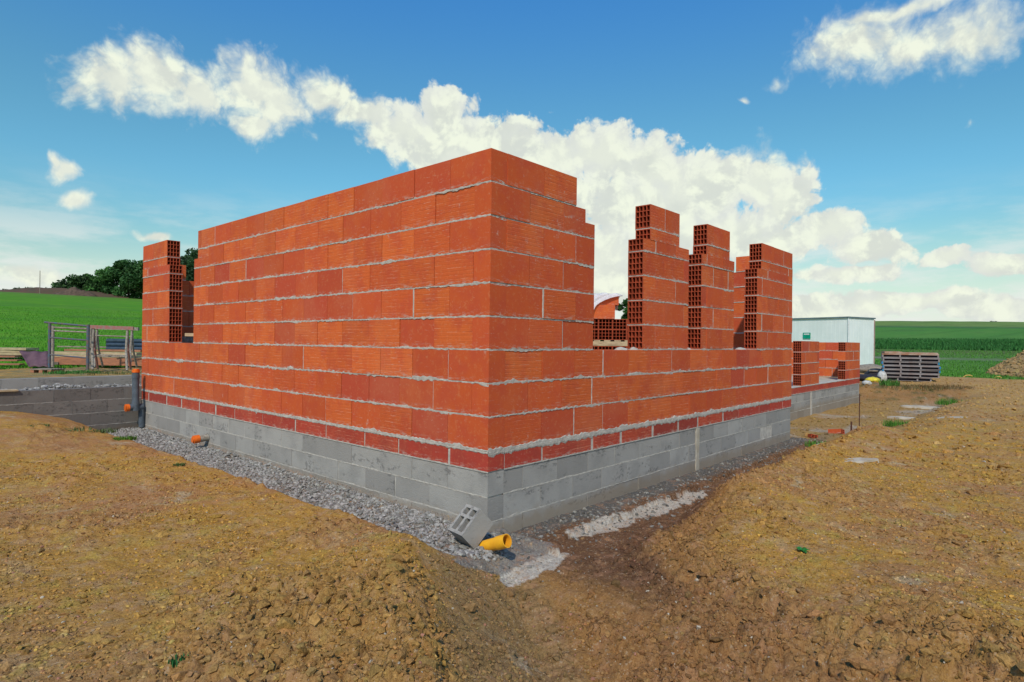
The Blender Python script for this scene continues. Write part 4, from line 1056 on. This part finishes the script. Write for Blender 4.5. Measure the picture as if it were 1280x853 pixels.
# folding builder's trestle with red top bar
for k, (pa, pb, ta, tb, lab) in enumerate([(114, 164, 14.2, 14.4, 'red topped folding builder trestle standing nearer in the yard'), (118, 170, 15.3, 15.4, 'second builder trestle standing behind the red topped one')]):
    t = thing('builder_trestle', lab, 'trestle', (0, 0, 0), 0, 'builder trestles in the work yard')
    A = yard(pa, ta, .36); B = yard(pb, tb, .34); w = (B - A).normalized().cross(up) * .28
    mt = M['steel_red'] if k == 0 else M['steel_dirty']
    mb = MB(); dd = B - A; 
    T_ = lambda s, u_, z_: A + dd * s + w.normalized() * u_ + up * z_
    P8 = [T_(s, u_, z_) for z_ in (.94, 1.02) for s, u_ in ((-.06, -.04), (1.06, -.04), (1.06, .04), (-.06, .04))]
    for f in [(3, 2, 1, 0), (4, 5, 6, 7), (0, 1, 5, 4), (1, 2, 6, 5), (2, 3, 7, 6), (3, 0, 4, 7)]: mb.quad([P8[i] for i in f])
    mb.build('top_bar', [mt], t)
    for s in (.06, .90):
        for sg_ in (-1, 1):
            top = A + dd * s + up * .94; kn = top + w * .25 * sg_ - up * .50; ft = A + dd * (s + .10 * sg_ + .05) + w * sg_ * 1.3
            tubes('leg', [(top, kn), (kn, ft)], M['steel_dirty'] if sg_ > 0 or k else M['steel_red'], .026)
    tubes('brace', [(A + dd * .06 + up * .78, A + dd * .92 + up * .78)], M['steel_dirty'], .015); tubes('brace', [(A + dd * .06 + up * .30, A + dd * .92 + up * .30)], M['steel_dirty'], .015)
# boards and beams
g1 = 'pale boards stacked at the left of the yard'
for k in range(4):
    a = yard(-70 + k * 5, 17.2 + .10 * (k % 2), .50 + k * .07); b = yard(38 + 3 * (k % 2) - (8 if k == 0 else 0), 17.5, .50 + k * .07)
    beam('board', ['lowest pale board of the left stack', 'second pale board up in the left stack', 'third pale board up in the left stack', 'topmost pale board of the left stack'][k] + ', beside the plum sheet', 'board', a, b, .5 + .06 * (k % 2), .062, [M['wood_grey'], M['wood'], M['wood'], M['wood']][k], g1)
g2 = 'long timbers lying behind the trestles'
specs = [(60, 190, 16.4, .36, .16, .20, 'wood_red', 'thick reddish beam lying lowest behind the trestles'), (58, 186, 16.5, .565, .17, .055, 'wood', 'pale plank on top of the thick reddish beam'), (62, 175, 16.9, .62, .25, .075, 'wood', 'second pale timber stacked behind the trestles'), (85, 180, 17.4, .70, .25, .06, 'wood_red', 'reddish plank topmost behind the trestles'), (75, 190, 17.9, .80, .2, .035, 'wood_grey', 'grey narrow plank farthest behind the trestles')]
for a_, b_, d_, z_, w_, h_, m_, lab in specs: beam('timber', lab, 'timber', yard(a_, d_, z_), yard(b_, d_ - .4, z_), w_, h_, M[m_], g2)
for k in range(3): beam('timber_bearer', ['left', 'middle', 'right'][k] + ' short wooden bearer under the long timbers', 'bearer', yard(70 + 48 * k, 16.2, .30), yard(71 + 48 * k, 17.9, .42), .1, .07, M['wood_grey'])
for k in range(3): beam('plank', ['upper', 'middle', 'lowest'][k] + ' short reddish plank left of the plum sheet', 'plank', yard(-10 + 3 * k, 15.6 - .2 * k, .57 - .09 * k), yard(22 + 3 * k, 15.7 - .2 * k, .555 - .09 * k), .22, .035, M['wood_red'])
# plum coloured sheet draped to the ground
mb = MB(); nx, ny = 14, 8
def sh(i, j):
    s = i / nx; q = j / ny; a = yard(24 + (60 - 24) * s + (12 * q * (1 - s)), 15.4 - .5 * q, .72 - .36 * q); return a + up * (.012 * math.sin(s * 14 + q * 3)) + Vector((0, .03 * math.sin(s * 9), 0))
for i in range(nx):
    for j in range(ny): mb.quad([sh(i, j), sh(i + 1, j), sh(i + 1, j + 1), sh(i, j + 1)])
o = mb.build('tarpaulin', [M['sheet']], None, True); md = o.modifiers.new('thickness', 'SOLIDIFY'); md.thickness = .012
tag(o, 'plum coloured sheet draped over the planks in the work yard', 'tarpaulin')
# small pallet under the blue frame
t = thing('pallet', 'small worn wooden pallet under the blue frame post', 'pallet', yard(60, 13.6, .29), math.atan2(-.75, .66))
for k in range(5): mb = MB(); mb.box((-.24, -.2 + k * .085, .075), (.24, -.135 + k * .085, .10)); mb.build('deck_board', [M['wood_grey']], t)
for k in range(3): mb = MB(); mb.box((-.23 + k * .19, -.2, 0), (-.15 + k * .19, .2, .072)); mb.build('block_foot', [M['wood_red']], t)
beam('plank', 'short pale plank lying on the grass beside the small pallet', 'plank', yard(74, 13.9, .30), yard(97, 13.8, .31), .16, .035, M['wood'])
# bundle of dark pipes
for k, (du, dz) in enumerate([(0, 0), (.13, 0), (.26, 0), (.065, .11), (.195, .11), (.13, .22)]):
    mb = MB(); a = yard(134, 17.2 + du * 1.6, .78 + dz); b = yard(205, 17.2 + du * 1.6, .78 + dz); hollow_pipe(mb, a, b, .062, .054, 14)
    tag(mb.build('plastic_pipe', [M['pipe_dark']], None, True), 'dark blue plastic pipe in the bundle behind the trestles', 'pipe', 'dark pipes bundled behind the trestles')
tuft('bright grass tuft in front of the small pallet', *scr(92, 13.2), .38, .10, 420, (.05, .19, .03), 21)
tuft('low grass behind the grey kerb wall under the trestles', *scr(135, 13.3), .5, .06, 300, (.12, .15, .05), 22)

# plank lying in the narrow opening, inside
beam('plank', 'pale plank lying across inside the narrow window opening', 'plank', (.25, 7.0, 1.13), (1.4, 8.2, 1.13), .2, .05, M['wood'])
mb = MB(); mb.box((.3, 7.7, .06), (1.3, 8.28, 1.125)); tag(mb.build('storage_crate', [M['steel_dirty']]), 'grey crate standing inside the house behind the narrow opening', 'crate')

# ------------------------------------------------------------------ pallets of hollow bricks inside
bx, by = 6.75, 3.18; rzb = math.radians(38)
def inb(u, v, z): return Vector((bx + math.cos(rzb) * v + math.sin(rzb) * u, by + math.sin(rzb) * v - math.cos(rzb) * u, z))
t = thing('pallet', 'wooden pallet between the two tiers of hollow bricks', 'pallet', inb(0, 0, 1.045), rzb)
for k in range(6): mb = MB(); mb.box((-.5, -.55 + k * .196, .085), (.5, -.43 + k * .196, .108)); mb.build('deck_board', [M['wood']], t)
for k in range(3): mb = MB(); mb.box((-.5 + k * .455, -.55, 0), (-.41 + k * .455, .55, .083)); mb.build('runner', [M['wood']], t)
t = thing('pallet', 'wooden pallet on the floor under the lower tier of hollow bricks', 'pallet', inb(0, 0, .062), rzb)
for k in range(6): mb = MB(); mb.box((-.5, -.55 + k * .196, .145), (.5, -.43 + k * .196, .168)); mb.build('deck_board', [M['wood']], t)
for k in range(3): mb = MB(); mb.box((-.5 + k * .455, -.55, 0), (-.41 + k * .455, .55, .143)); mb.build('runner', [M['wood']], t)
proto = None
def one_brick(z, u, label, grp, swap=False):
    global proto
    if proto is None:
        mb = MB(); hollow_brick(mb, lambda a, b, c: (a, b, c), 0, .5, 0, .2, -.133, .133, True, True, .35, False, 3, 4, 2)
        proto = mb.build('hollow_brick', [M['brick'], M['mortar'], M['cell']]); o = proto
    else: o = proto.copy(); COL.objects.link(o)
    o.location = inb(u, -.5, z) if not swap else inb(u, 0, z); o.rotation_euler = (0, 0, rzb if not swap else rzb)
    tag(o, label, 'brick', grp); return o
for tier, z0, nl in ((0, .234, 4), (1, 1.158, 2)):
    for l in range(nl):
        for i in range(4):
            for depth in (False, True):
                one_brick(z0 + l * .2015, -.402 + i * .268, ('hollow brick in the lower tier of the wrapped stack' if tier == 0 else 'hollow brick in the upper tier of the wrapped stack') if not depth else 'hollow brick in the hidden back row of the wrapped stack', 'hollow bricks stacked on the pallets', depth)
# third layer laid flat side outwards, and rounded film covered top
for i in range(3):
    mb = MB(); hollow_brick(mb, lambda a, b, c: (a, b, c), 0, .5, 0, .267, -.1, .1, True, True, .8, False, 4, 4, 2)
    o = mb.build('hollow_brick', [M['brick'], M['mortar'], M['cell']], None, False, inb(-.46 + .0, -.42 + i * .23, 1.563), (0, 0, rzb - math.pi / 2))
    tag(o, ['orange brick laid lengthwise at the front of the top layer', 'orange brick laid lengthwise in the middle of the top layer', 'orange brick laid lengthwise at the back of the top layer'][i], 'brick', 'bricks of the top layer')
for i in range(2):
    mb = MB(); hollow_brick(mb, lambda a, b, c: (a, b, c), 0, .42, 0, .20, -.133, .133, True, True, .15, False, 3, 4, 2)
    o = mb.build('hollow_brick', [M['brick'], M['mortar'], M['cell']], None, False, inb(-.30, -.30 + i * .28, 1.832), (0, 0, rzb - math.pi / 2))
    tag(o, ['dark red brick on the very top under the plastic film, front one', 'dark red brick on the very top under the plastic film, rear one'][i], 'brick')
mb = MB(); nx, ny = 26, 30
def film(i, j):
    s = i / nx; q = j / ny; u = -.60 + .80 * s; 
    prof = [(-.72, 1.22), (-.66, 1.55), (-.58, 1.85), (-.48, 2.05), (-.3, 2.065), (0, 2.07), (.35, 2.05), (.55, 1.8)]
    k = q * (len(prof) - 1); a0 = int(min(k, len(prof) - 2)); f = k - a0; v = prof[a0][0] * (1 - f) + prof[a0 + 1][0] * f; z = prof[a0][1] * (1 - f) + prof[a0 + 1][1] * f
    if q < .44: u = -.60 + (.20 + .60 * (q / .44) ** 5) * s
    z += -.30 * max(0, (.12 - s)) * 2 - .06 * max(0, s - .8) * 3 + .010 * math.sin(s * 21 + q * 5) + .008 * math.sin(q * 23 + s * 4)
    return inb(u, v + .008 * math.sin(s * 17), z)
for i in range(nx):
    for j in range(ny): mb.quad([film(i, j), film(i + 1, j), film(i + 1, j + 1), film(i, j + 1)])
o = mb.build('plastic_film', [M['film']], None, True); tag(o, 'torn white plastic film draped over the brick stack', 'plastic film')

# ------------------------------------------------------------------ white shed
t = thing('white_shed', 'white clad site shed with grey roof edge and green sign', 'shed')
c0 = Vector((34.2, 5.3, 0)); dl = Vector((.31, .95, 0)).normalized(); ds = Vector((.95, -.31, 0)).normalized()
Ll = 6.05; ds = ds * 2.5
def shp(s, w, z): return c0 + dl * s + ds * w + up * z
mb = MB()
def wallstrip(p, q, z0, z1a, z1b, n):
    for k in range(n):
        a = p + (q - p) * (k / n); b = p + (q - p) * ((k + 1) / n); za = z1a + (z1b - z1a) * k / n; zb = z1a + (z1b - z1a) * (k + 1) / n
        nrm = (q - p).cross(up).normalized() * .006
        m_ = a + (b - a) * .9; zm = za + (zb - za) * .9
        mb.quad([a + up * z0, m_ + up * z0, m_ + up * zm, a + up * za]); mb.quad([m_ + up * z0, m_ + nrm + up * z0, m_ + nrm + up * zm, m_ + up * zm])
        mb.quad([m_ + nrm + up * z0, b + nrm + up * z0, b + nrm + up * zb, m_ + nrm + up * zm]); mb.quad([b + nrm + up * z0, b + up * z0, b + up * zb, b + nrm + up * zb])
c1 = shp(Ll, 0, 0); c2 = shp(0, 1, 0); c3 = shp(Ll, 1, 0)
wallstrip(c1, c0, -.3, 2.66, 2.66, 24); wallstrip(c0, c2, -.3, 2.66, 2.66, 10); wallstrip(c2, c3, -.3, 2.66, 2.66, 24); wallstrip(c3, c1, -.3, 2.66, 2.66, 10)
mb.build('cladding', [M['white_clad']], t)
mb = MB()
R4 = [shp(-.06, -.03, 2.665), shp(-.06, 1.03, 2.665), shp(Ll + .06, 1.03, 2.665), shp(Ll + .06, -.03, 2.665)]
mb.quad([p + up * .07 for p in R4]); mb.quad([p for p in R4][::-1]) #
for k in range(4): a = R4[k]; b = R4[(k + 1) % 4]; mb.quad([a, b, b + up * .07, a + up * .07])
mb.build('roof', [M['shed_roof']], t)
mb = MB(); mb.tube(c0 - (dl + ds * .4).normalized() * .03 + up * -.2, c0 - (dl + ds * .4).normalized() * .03 + up * 2.62, .035, n=6); mb.build('corner_trim', [M['white_paint']], t)
mb = MB(); mb.tube(c2 + ds * .01 + up * -.2, c2 + ds * .01 + up * 2.6, .05, n=6); mb.build('corner_trim', [M['brown_trim']], t)
nrm = dl.cross(up).normalized(); nrm = nrm if nrm.dot(Vector((-1, -1, 0))) > 0 else -nrm
sx = 2.5
sgn = mb = MB(); 
def sgp(s, z, o_): return shp(sx + s, 0, z) + nrm * o_
for (s0, s1, z0, z1, o_) in [(-.24, .24, 1.50, 1.85, .05)]:
    P8 = [sgp(s0, z0, .025), sgp(s1, z0, .025), sgp(s1, z0, o_), sgp(s0, z0, o_), sgp(s0, z1, .025), sgp(s1, z1, .025), sgp(s1, z1, o_), sgp(s0, z1, o_)]
    for f in [(3, 2, 1, 0), (4, 5, 6, 7), (0, 1, 5, 4), (1, 2, 6, 5), (2, 3, 7, 6), (3, 0, 4, 7)]: mb.quad([P8[i] for i in f])
sgo = mb.build('sign', [M['green_sign']], t)
mb = MB(); mb.quad([sgp(-.18, 1.73, .053), sgp(.18, 1.73, .053), sgp(.18, 1.80, .053), sgp(-.18, 1.80, .053)]); mb.build('sign_band', [M['white_paint']], sgo)

# ------------------------------------------------------------------ stack of formwork panels
sx0, sy0 = scr(1137, 24.7); sz = ground_z(sx0, sy0); rz = math.radians(-76)
labels = ['lowest formwork panel of the stack, set back on the ground', 'second formwork panel from the bottom of the stack', 'third formwork panel from the bottom of the stack', 'fourth formwork panel, in the middle of the stack', 'third formwork panel from the top of the stack', 'second formwork panel from the top, just under the rusty one', 'rusty faced topmost formwork panel of the stack']
proto_p = None
for k in range(7):
    off = [.10, 0, 0, -.02, .03, 0, .02][k]
    t = thing('formwork_panel', labels[k], 'formwork panel', (sx0 + off * .3, sy0 + off, sz + .01 + k * .155), rz + random.uniform(-.02, .02), 'stacked formwork panels')
    L, W = .95 - (.16 if k == 0 else 0), .55
    mb = MB(); mb.box((-L, -W, .10), (L, W, .145)); mb.build('panel_face', [M['formwork'] if k == 6 else M['formwork_edge']], t)
    mb = MB(); mb.box((-L + .02, -W + .09, .012), (L - .02, W - .05, .098)); mb.build('gap_shade_box', [M['void']], t)  # dark box filling the gap, its shade put into the colour
    for x in (-L, -.36, .30, L - .05): mb = MB(); mb.box((x, -W + .01, .0), (x + .05, W - .01, .098)); mb.build('rib', [M['formwork_edge']], t)
    mb = MB(); mb.box((-L, -W - .012, .0), (L, -W + .008, .016)); mb.build('edge_rail', [M['formwork_edge']], t)
    if 2 <= k <= 4:
        for x in (-L - .02, L - .03): mb = MB(); mb.box((x, -W - .02, .04), (x + .05, -W + .05, .13)); mb.build('corner_cap', [M['blue']], t)
mb = MB(); mb.box((-.9, -.5, 0), (.9, .5, .05)); mb.box((-.9, -.5, .05), (-.3, .5, .08)); tag(mb.build('plywood_sheet', [M['formwork']], None, False, (sx0, sy0 + .02, sz + .01 + 7 * .155 - .006), (0, 0, rz + .05)), 'rusty plywood offcut lying on top of the panel stack', 'plywood sheet')

# debris between shed and panels
def lump(name, label, cat, x, y, s, mat, seed, dz=0, squash=.6):
    V, F = ico(3); V = V.copy(); nn = fbm(V[:, 0] * 2 + seed, V[:, 1] * 2 + V[:, 2], 3, seed); V = V * (1 + .35 * nn[:, None]); V = V * np.array(s)
    o = np_mesh(name, V, F, mat, smooth=True); o.location = (x, y, ground_z(x, y) + s[2] * .6 + dz); return tag(o, label, cat)
M['tarp_dark'] = simple_mat('dark_tarp', (.035, .03, .035), .6, .3, 5, .4, .01)
lump('tarp_bundle', 'dark crumpled tarp beside the stacked panels', 'tarpaulin', *scr(1098, 25.5), (.75, .5, .28), M['tarp_dark'], 3)
lump('tarp_bundle', 'dark bundle at the foot of the white shed', 'tarpaulin', *scr(1083, 24.5), (.5, .5, .16), M['tarp_dark'], 4)
lump('sack', 'yellow sack lying between the shed and the stacked panels', 'sack', *scr(1091, 23.6), (.38, .25, .12), M['yellow'], 5)
lump('sack', 'dirty white sack beside the yellow sack', 'sack', *scr(1103, 24.6), (.18, .18, .26), M['white_dirty'], 6)
lump('stone', 'pale stone at the foot of the bank by the annex', 'stone', *scr(1084, 22.0), (.16, .16, .10), M['white_dirty'], 8)
beam('plank', 'loose plank leaning across the dark debris by the shed', 'plank', Vector((*scr(1086, 25.2), .02)), Vector((*scr(1112, 25.0), .10)), .2, .05, M['wood_grey'])
lump('rubble_heap', 'grey rubble heap at the corner of the white shed', 'rubble heap', *scr(1088, 31), (1.0, .9, .26), M['wood_grey'], 9)
# hose
def hose(px, d, r, lab):
    x, y = scr(px, d); z = ground_z(x, y); mb = MB(); dirv = Rv.copy(); dirv.z = 0; dirv.normalize(); pts = []
    for k in range(13): a = math.pi * k / 12; pts.append(Vector((x, y, z - .03)) + dirv * (-math.cos(a) * r) + up * math.sin(a) * r * .55)
    for p, q in zip(pts[:-1], pts[1:]): mb.tube(p, q, .028, n=8, cap=False)
    tag(mb.build('hose', [M['hose']], None, True), lab, 'hose')
hose(1211, 27.5, .22, 'yellow hose loop rising from the ground by the soil heap'); hose(1248, 27, .16, 'second smaller hose loop at the foot of the soil heap')

# ------------------------------------------------------------------ sky, sun
SUN = Vector((-.61, -.37, .70)).normalized()
el = math.asin(SUN.z)
w = bpy.data.worlds.new('World'); scene.world = w; w.use_nodes = True; nt = w.node_tree; nt.nodes.clear(); N = NT(nt)
out = N.n('ShaderNodeOutputWorld'); bg = N.n('ShaderNodeBackground'); nt.links.new(bg.outputs[0], out.inputs[0])
sky = N.n('ShaderNodeTexSky', sky_type='NISHITA'); sky.sun_disc = False; sky.sun_elevation = el
sky.sun_rotation = math.atan2(SUN.x, SUN.y); sky.altitude = 200; sky.air_density = 1.0; sky.dust_density = .6; sky.ozone_density = 1.6
hs = N.n('ShaderNodeHueSaturation'); hs.inputs['Saturation'].default_value = 1.12; hs.inputs['Value'].default_value = 1.0; hs.inputs['Hue'].default_value = .485
nt.links.new(sky.outputs[0], hs.inputs['Color'])
D_ = N.n('ShaderNodeTexCoord').outputs['Generated']; sp = N.n('ShaderNodeSeparateXYZ'); N.put(sp.inputs[0], D_)
az = N.math('MULTIPLY', N.math('ARCTAN2', sp.outputs[1], sp.outputs[0]), 57.2958); ele = N.math('MULTIPLY', N.math('ARCSINE', sp.outputs[2]), 57.2958)
def P2(a, e):
    c = N.n('ShaderNodeCombineXYZ'); N.put(c.inputs[0], a); N.put(c.inputs[1], e); return c.outputs[0]
flat = P2(az, ele)
wn = N.n('ShaderNodeTexNoise'); N.put(wn.inputs['Vector'], flat); wn.inputs['Scale'].default_value = .22; wn.inputs['Detail'].default_value = 3
ws = N.n('ShaderNodeSeparateColor'); N.put(ws.inputs[0], wn.outputs['Color'])
azw = N.math('ADD', az, N.math('MULTIPLY', N.math('SUBTRACT', ws.outputs[0], .5), 4.0)); elw = N.math('ADD', ele, N.math('MULTIPLY', N.math('SUBTRACT', ws.outputs[1], .5), 2.6))
BL = [(75.67, 19.08, 2.86, 2.23), (72.73, 20.27, 3.33, 2.55), (69.85, 19.37, 2.93, 2.07), (65.6, 20.97, 2.84, 2.52), (63.34, 19.78, 3.26, 2.35), (64.93, 17.69, 1.78, 1.63), (59.0, 21.07, 3.29, 1.5), (56.19, 19.96, 2.47, 1.29), (52.59, 18.61, 3.62, 2.52), (48.2, 19.85, 3.71, 2.77), (43.68, 17.64, 5.98, 3.27), (38.42, 16.64, 4.48, 2.75), (33.96, 16.9, 5.14, 3.27), (28.87, 15.34, 4.98, 3.4), (23.98, 13.71, 4.75, 3.37), (20.33, 14.11, 3.89, 3.15), (17.77, 12.26, 2.81, 2.62), (15.0, 9.43, 3.58, 1.96), (11.52, 7.91, 2.79, 1.59), (23.26, 9.91, 8.05, 2.42), (33.11, 6.59, 4.39, 5.11), (19.32, 9.04, 5.75, 2.03), (39.12, 12.43, 8.92, 4.29), (78.62, 12.42, 1.26, 1.03), (79.24, 12.72, 0.67, 0.8), (77.52, 10.5, 1.29, 0.71), (72.25, 8.36, 1.68, 0.51), (80.19, 4.48, 2.78, 0.82), (49.5, 17.4, 4.6, 3.0), (45, 15.5, 6, 4.2), (29, 12.5, 9, 3.6), (12.52, 23.5, 4.9, 2.4), (9.0, 22.6, 4.4, 1.9), (5.0, 22.1, 3.4, 2.1), (10.04, 25.02, 5.96, 0.74), (18.68, 21.47, 0.89, 0.54), (21.06, 20.74, 0.66, 0.31), (5.26, 16.64, 0.58, 0.44), (6.25, 6.92, 2.48, 0.96), (2.93, 6.09, 2.27, 1.15), (13.2, 5.75, 3.46, 0.91), (9.84, 3.51, 7.54, 0.89), (3.82, 2.93, 3.25, 1.06), (16.75, 2.85, 4.91, 1.36), (27.34, 4.36, 8.39, 2.17),
      (-40, 14, 14, 5), (-75, 20, 12, 5), (120, 16, 14, 5), (150, 24, 12, 6), (-110, 12, 16, 5), (-150, 22, 14, 6), (100, 35, 12, 6), (-20, 40, 14, 7)]
acc = None
for a0, e0, ra, re in BL:
    if a0 > 55 and e0 > 15 and a0 < 90: ra, re = ra * 1.12, re * 1.18
    if a0 < 14 and e0 > 20: ra, re = ra * 1.12, re * 1.15
    da = N.math('DIVIDE', N.math('SUBTRACT', azw, a0), ra); de = N.math('DIVIDE', N.math('SUBTRACT', elw, e0), re)
    d2 = N.math('ADD', N.math('MULTIPLY', da, da), N.math('MULTIPLY', de, de)); m_ = N.math('SUBTRACT', 1., N.math('SQRT', d2))
    if ra < 1.3 and e0 > 9 and a0 < 70: m_ = N.math('MULTIPLY_ADD', m_, .42, -.12)
    acc = m_ if acc is None else N.math('SMOOTH_MAX', acc, m_, .25)
acc = N.math('MAXIMUM', acc, -1.)
n1 = N.noise(flat, .36, 9, .58, .3); n2 = N.noise(P2(N.math('ADD', az, -.55), N.math('ADD', ele, .75)), .36, 9, .58, .3)
vor = N.n('ShaderNodeTexVoronoi', feature='SMOOTH_F1'); N.put(vor.inputs['Vector'], P2(azw, elw)); vor.inputs['Scale'].default_value = .75; vor.inputs['Detail'].default_value = 3; vor.inputs['Roughness'].default_value = .6; vor.inputs['Smoothness'].default_value = .4
vd = vor.outputs['Distance']
dens = N.math('ADD', N.math('ADD', N.math('MULTIPLY_ADD', acc, 1.3, N.math('ADD', N.math('ADD', N.mr(az, 50, 60, .34, .50), N.math('MULTIPLY', N.mr(az, 25, 19, 0, .12), N.mr(ele, 14, 17))), N.mr(ele, 12, 5, 0, .12))), N.math('MULTIPLY', N.math('SUBTRACT', n1, .5), 1.5)), N.math('MULTIPLY', N.math('SUBTRACT', .45, vd), .45))
soft = N.math('ADD', N.mr(az, 50, 60, .34, 1.0), N.math('MULTIPLY', N.mr(az, 25, 19, 0, .9), N.mr(ele, 14, 17)))
alpha = N.mr(N.math('SUBTRACT', dens, .05), 0., soft)
# self shading: thicker towards the sun side means darker
grad = N.math('SUBTRACT', n1, n2)
lit = N.mr(N.math('ADD', grad, N.math('MULTIPLY', N.math('SUBTRACT', .5, vd), .10)), -.14, .07)
thick = N.mr(dens, .1, 1.1)
base = N.mix(N.math('MULTIPLY', thick, .75), (7.6, 7.9, 7.6, 1), (9.0, 9.4, 7.7, 1))
shade = N.mix(lit, (6.6, 7.0, 6.4, 1), (9.2, 9.7, 7.9, 1))
low = N.mr(N.noise(flat, .2, 4, .5), .42, .62, .35, .8)
cc = N.mix(low, base, shade)
horizon = N.mr(ele, 0., 10., .7, 0.)
tint = N.mix(N.mr(ele, 4, 15), (1.08, 1.15, .88, 1), (.90, 1.34, 1.34, 1)); tint = N.mix(N.mr(ele, 16, 34), tint, (.62, 1.30, 1.92, 1))
skb = N.mix(1, hs.outputs[0], tint, 'MULTIPLY')
skc = N.mix(horizon, skb, (7.6, 8.4, 8.2, 1))
veil = N.math('MULTIPLY', N.mr(N.noise(N.mapping(flat, (.35, 1.3, 1)), .30, 6, .6), .40, .66), N.mr(ele, 3, 14, .85, 0))
skc = N.mix(veil, skc, (8.3, 8.5, 8.2, 1))
fin = N.mix(N.math('MULTIPLY', alpha, .97), skc, cc)
nt.links.new(fin, bg.inputs[0]); bg.inputs[1].default_value = .10
w.cycles.sampling_method = 'MANUAL'; w.cycles.sample_map_resolution = 512

sd = bpy.data.lights.new('sun', 'SUN'); sd.energy = 3.3; sd.angle = math.radians(1.5); sd.color = (1, .90, .76)
so = bpy.data.objects.new('sun', sd); COL.objects.link(so); so.rotation_euler = SUN.to_track_quat('Z', 'Y').to_euler()

# ------------------------------------------------------------------ camera
cd = bpy.data.cameras.new('camera'); cd.sensor_width = 36; cd.lens = 763.24 / 1280 * 36; cd.clip_end = 3000; cd.clip_start = .05
co = bpy.data.objects.new('camera', cd); COL.objects.link(co)
Rm = Matrix(((Rv.x, Uv.x, -Fv.x), (Rv.y, Uv.y, -Fv.y), (Rv.z, Uv.z, -Fv.z)))
co.matrix_world = Matrix.Translation(Vector(CAM.tolist())) @ Rm.to_4x4(); scene.camera = co
vs_ = scene.view_settings; vs_.view_transform = 'Standard'; vs_.look = 'None'; vs_.exposure = 0.0; vs_.gamma = 1
scene.render.engine = 'CYCLES'; scene.cycles.max_bounces = 6; scene.cycles.diffuse_bounces = 3; scene.cycles.use_denoising = True
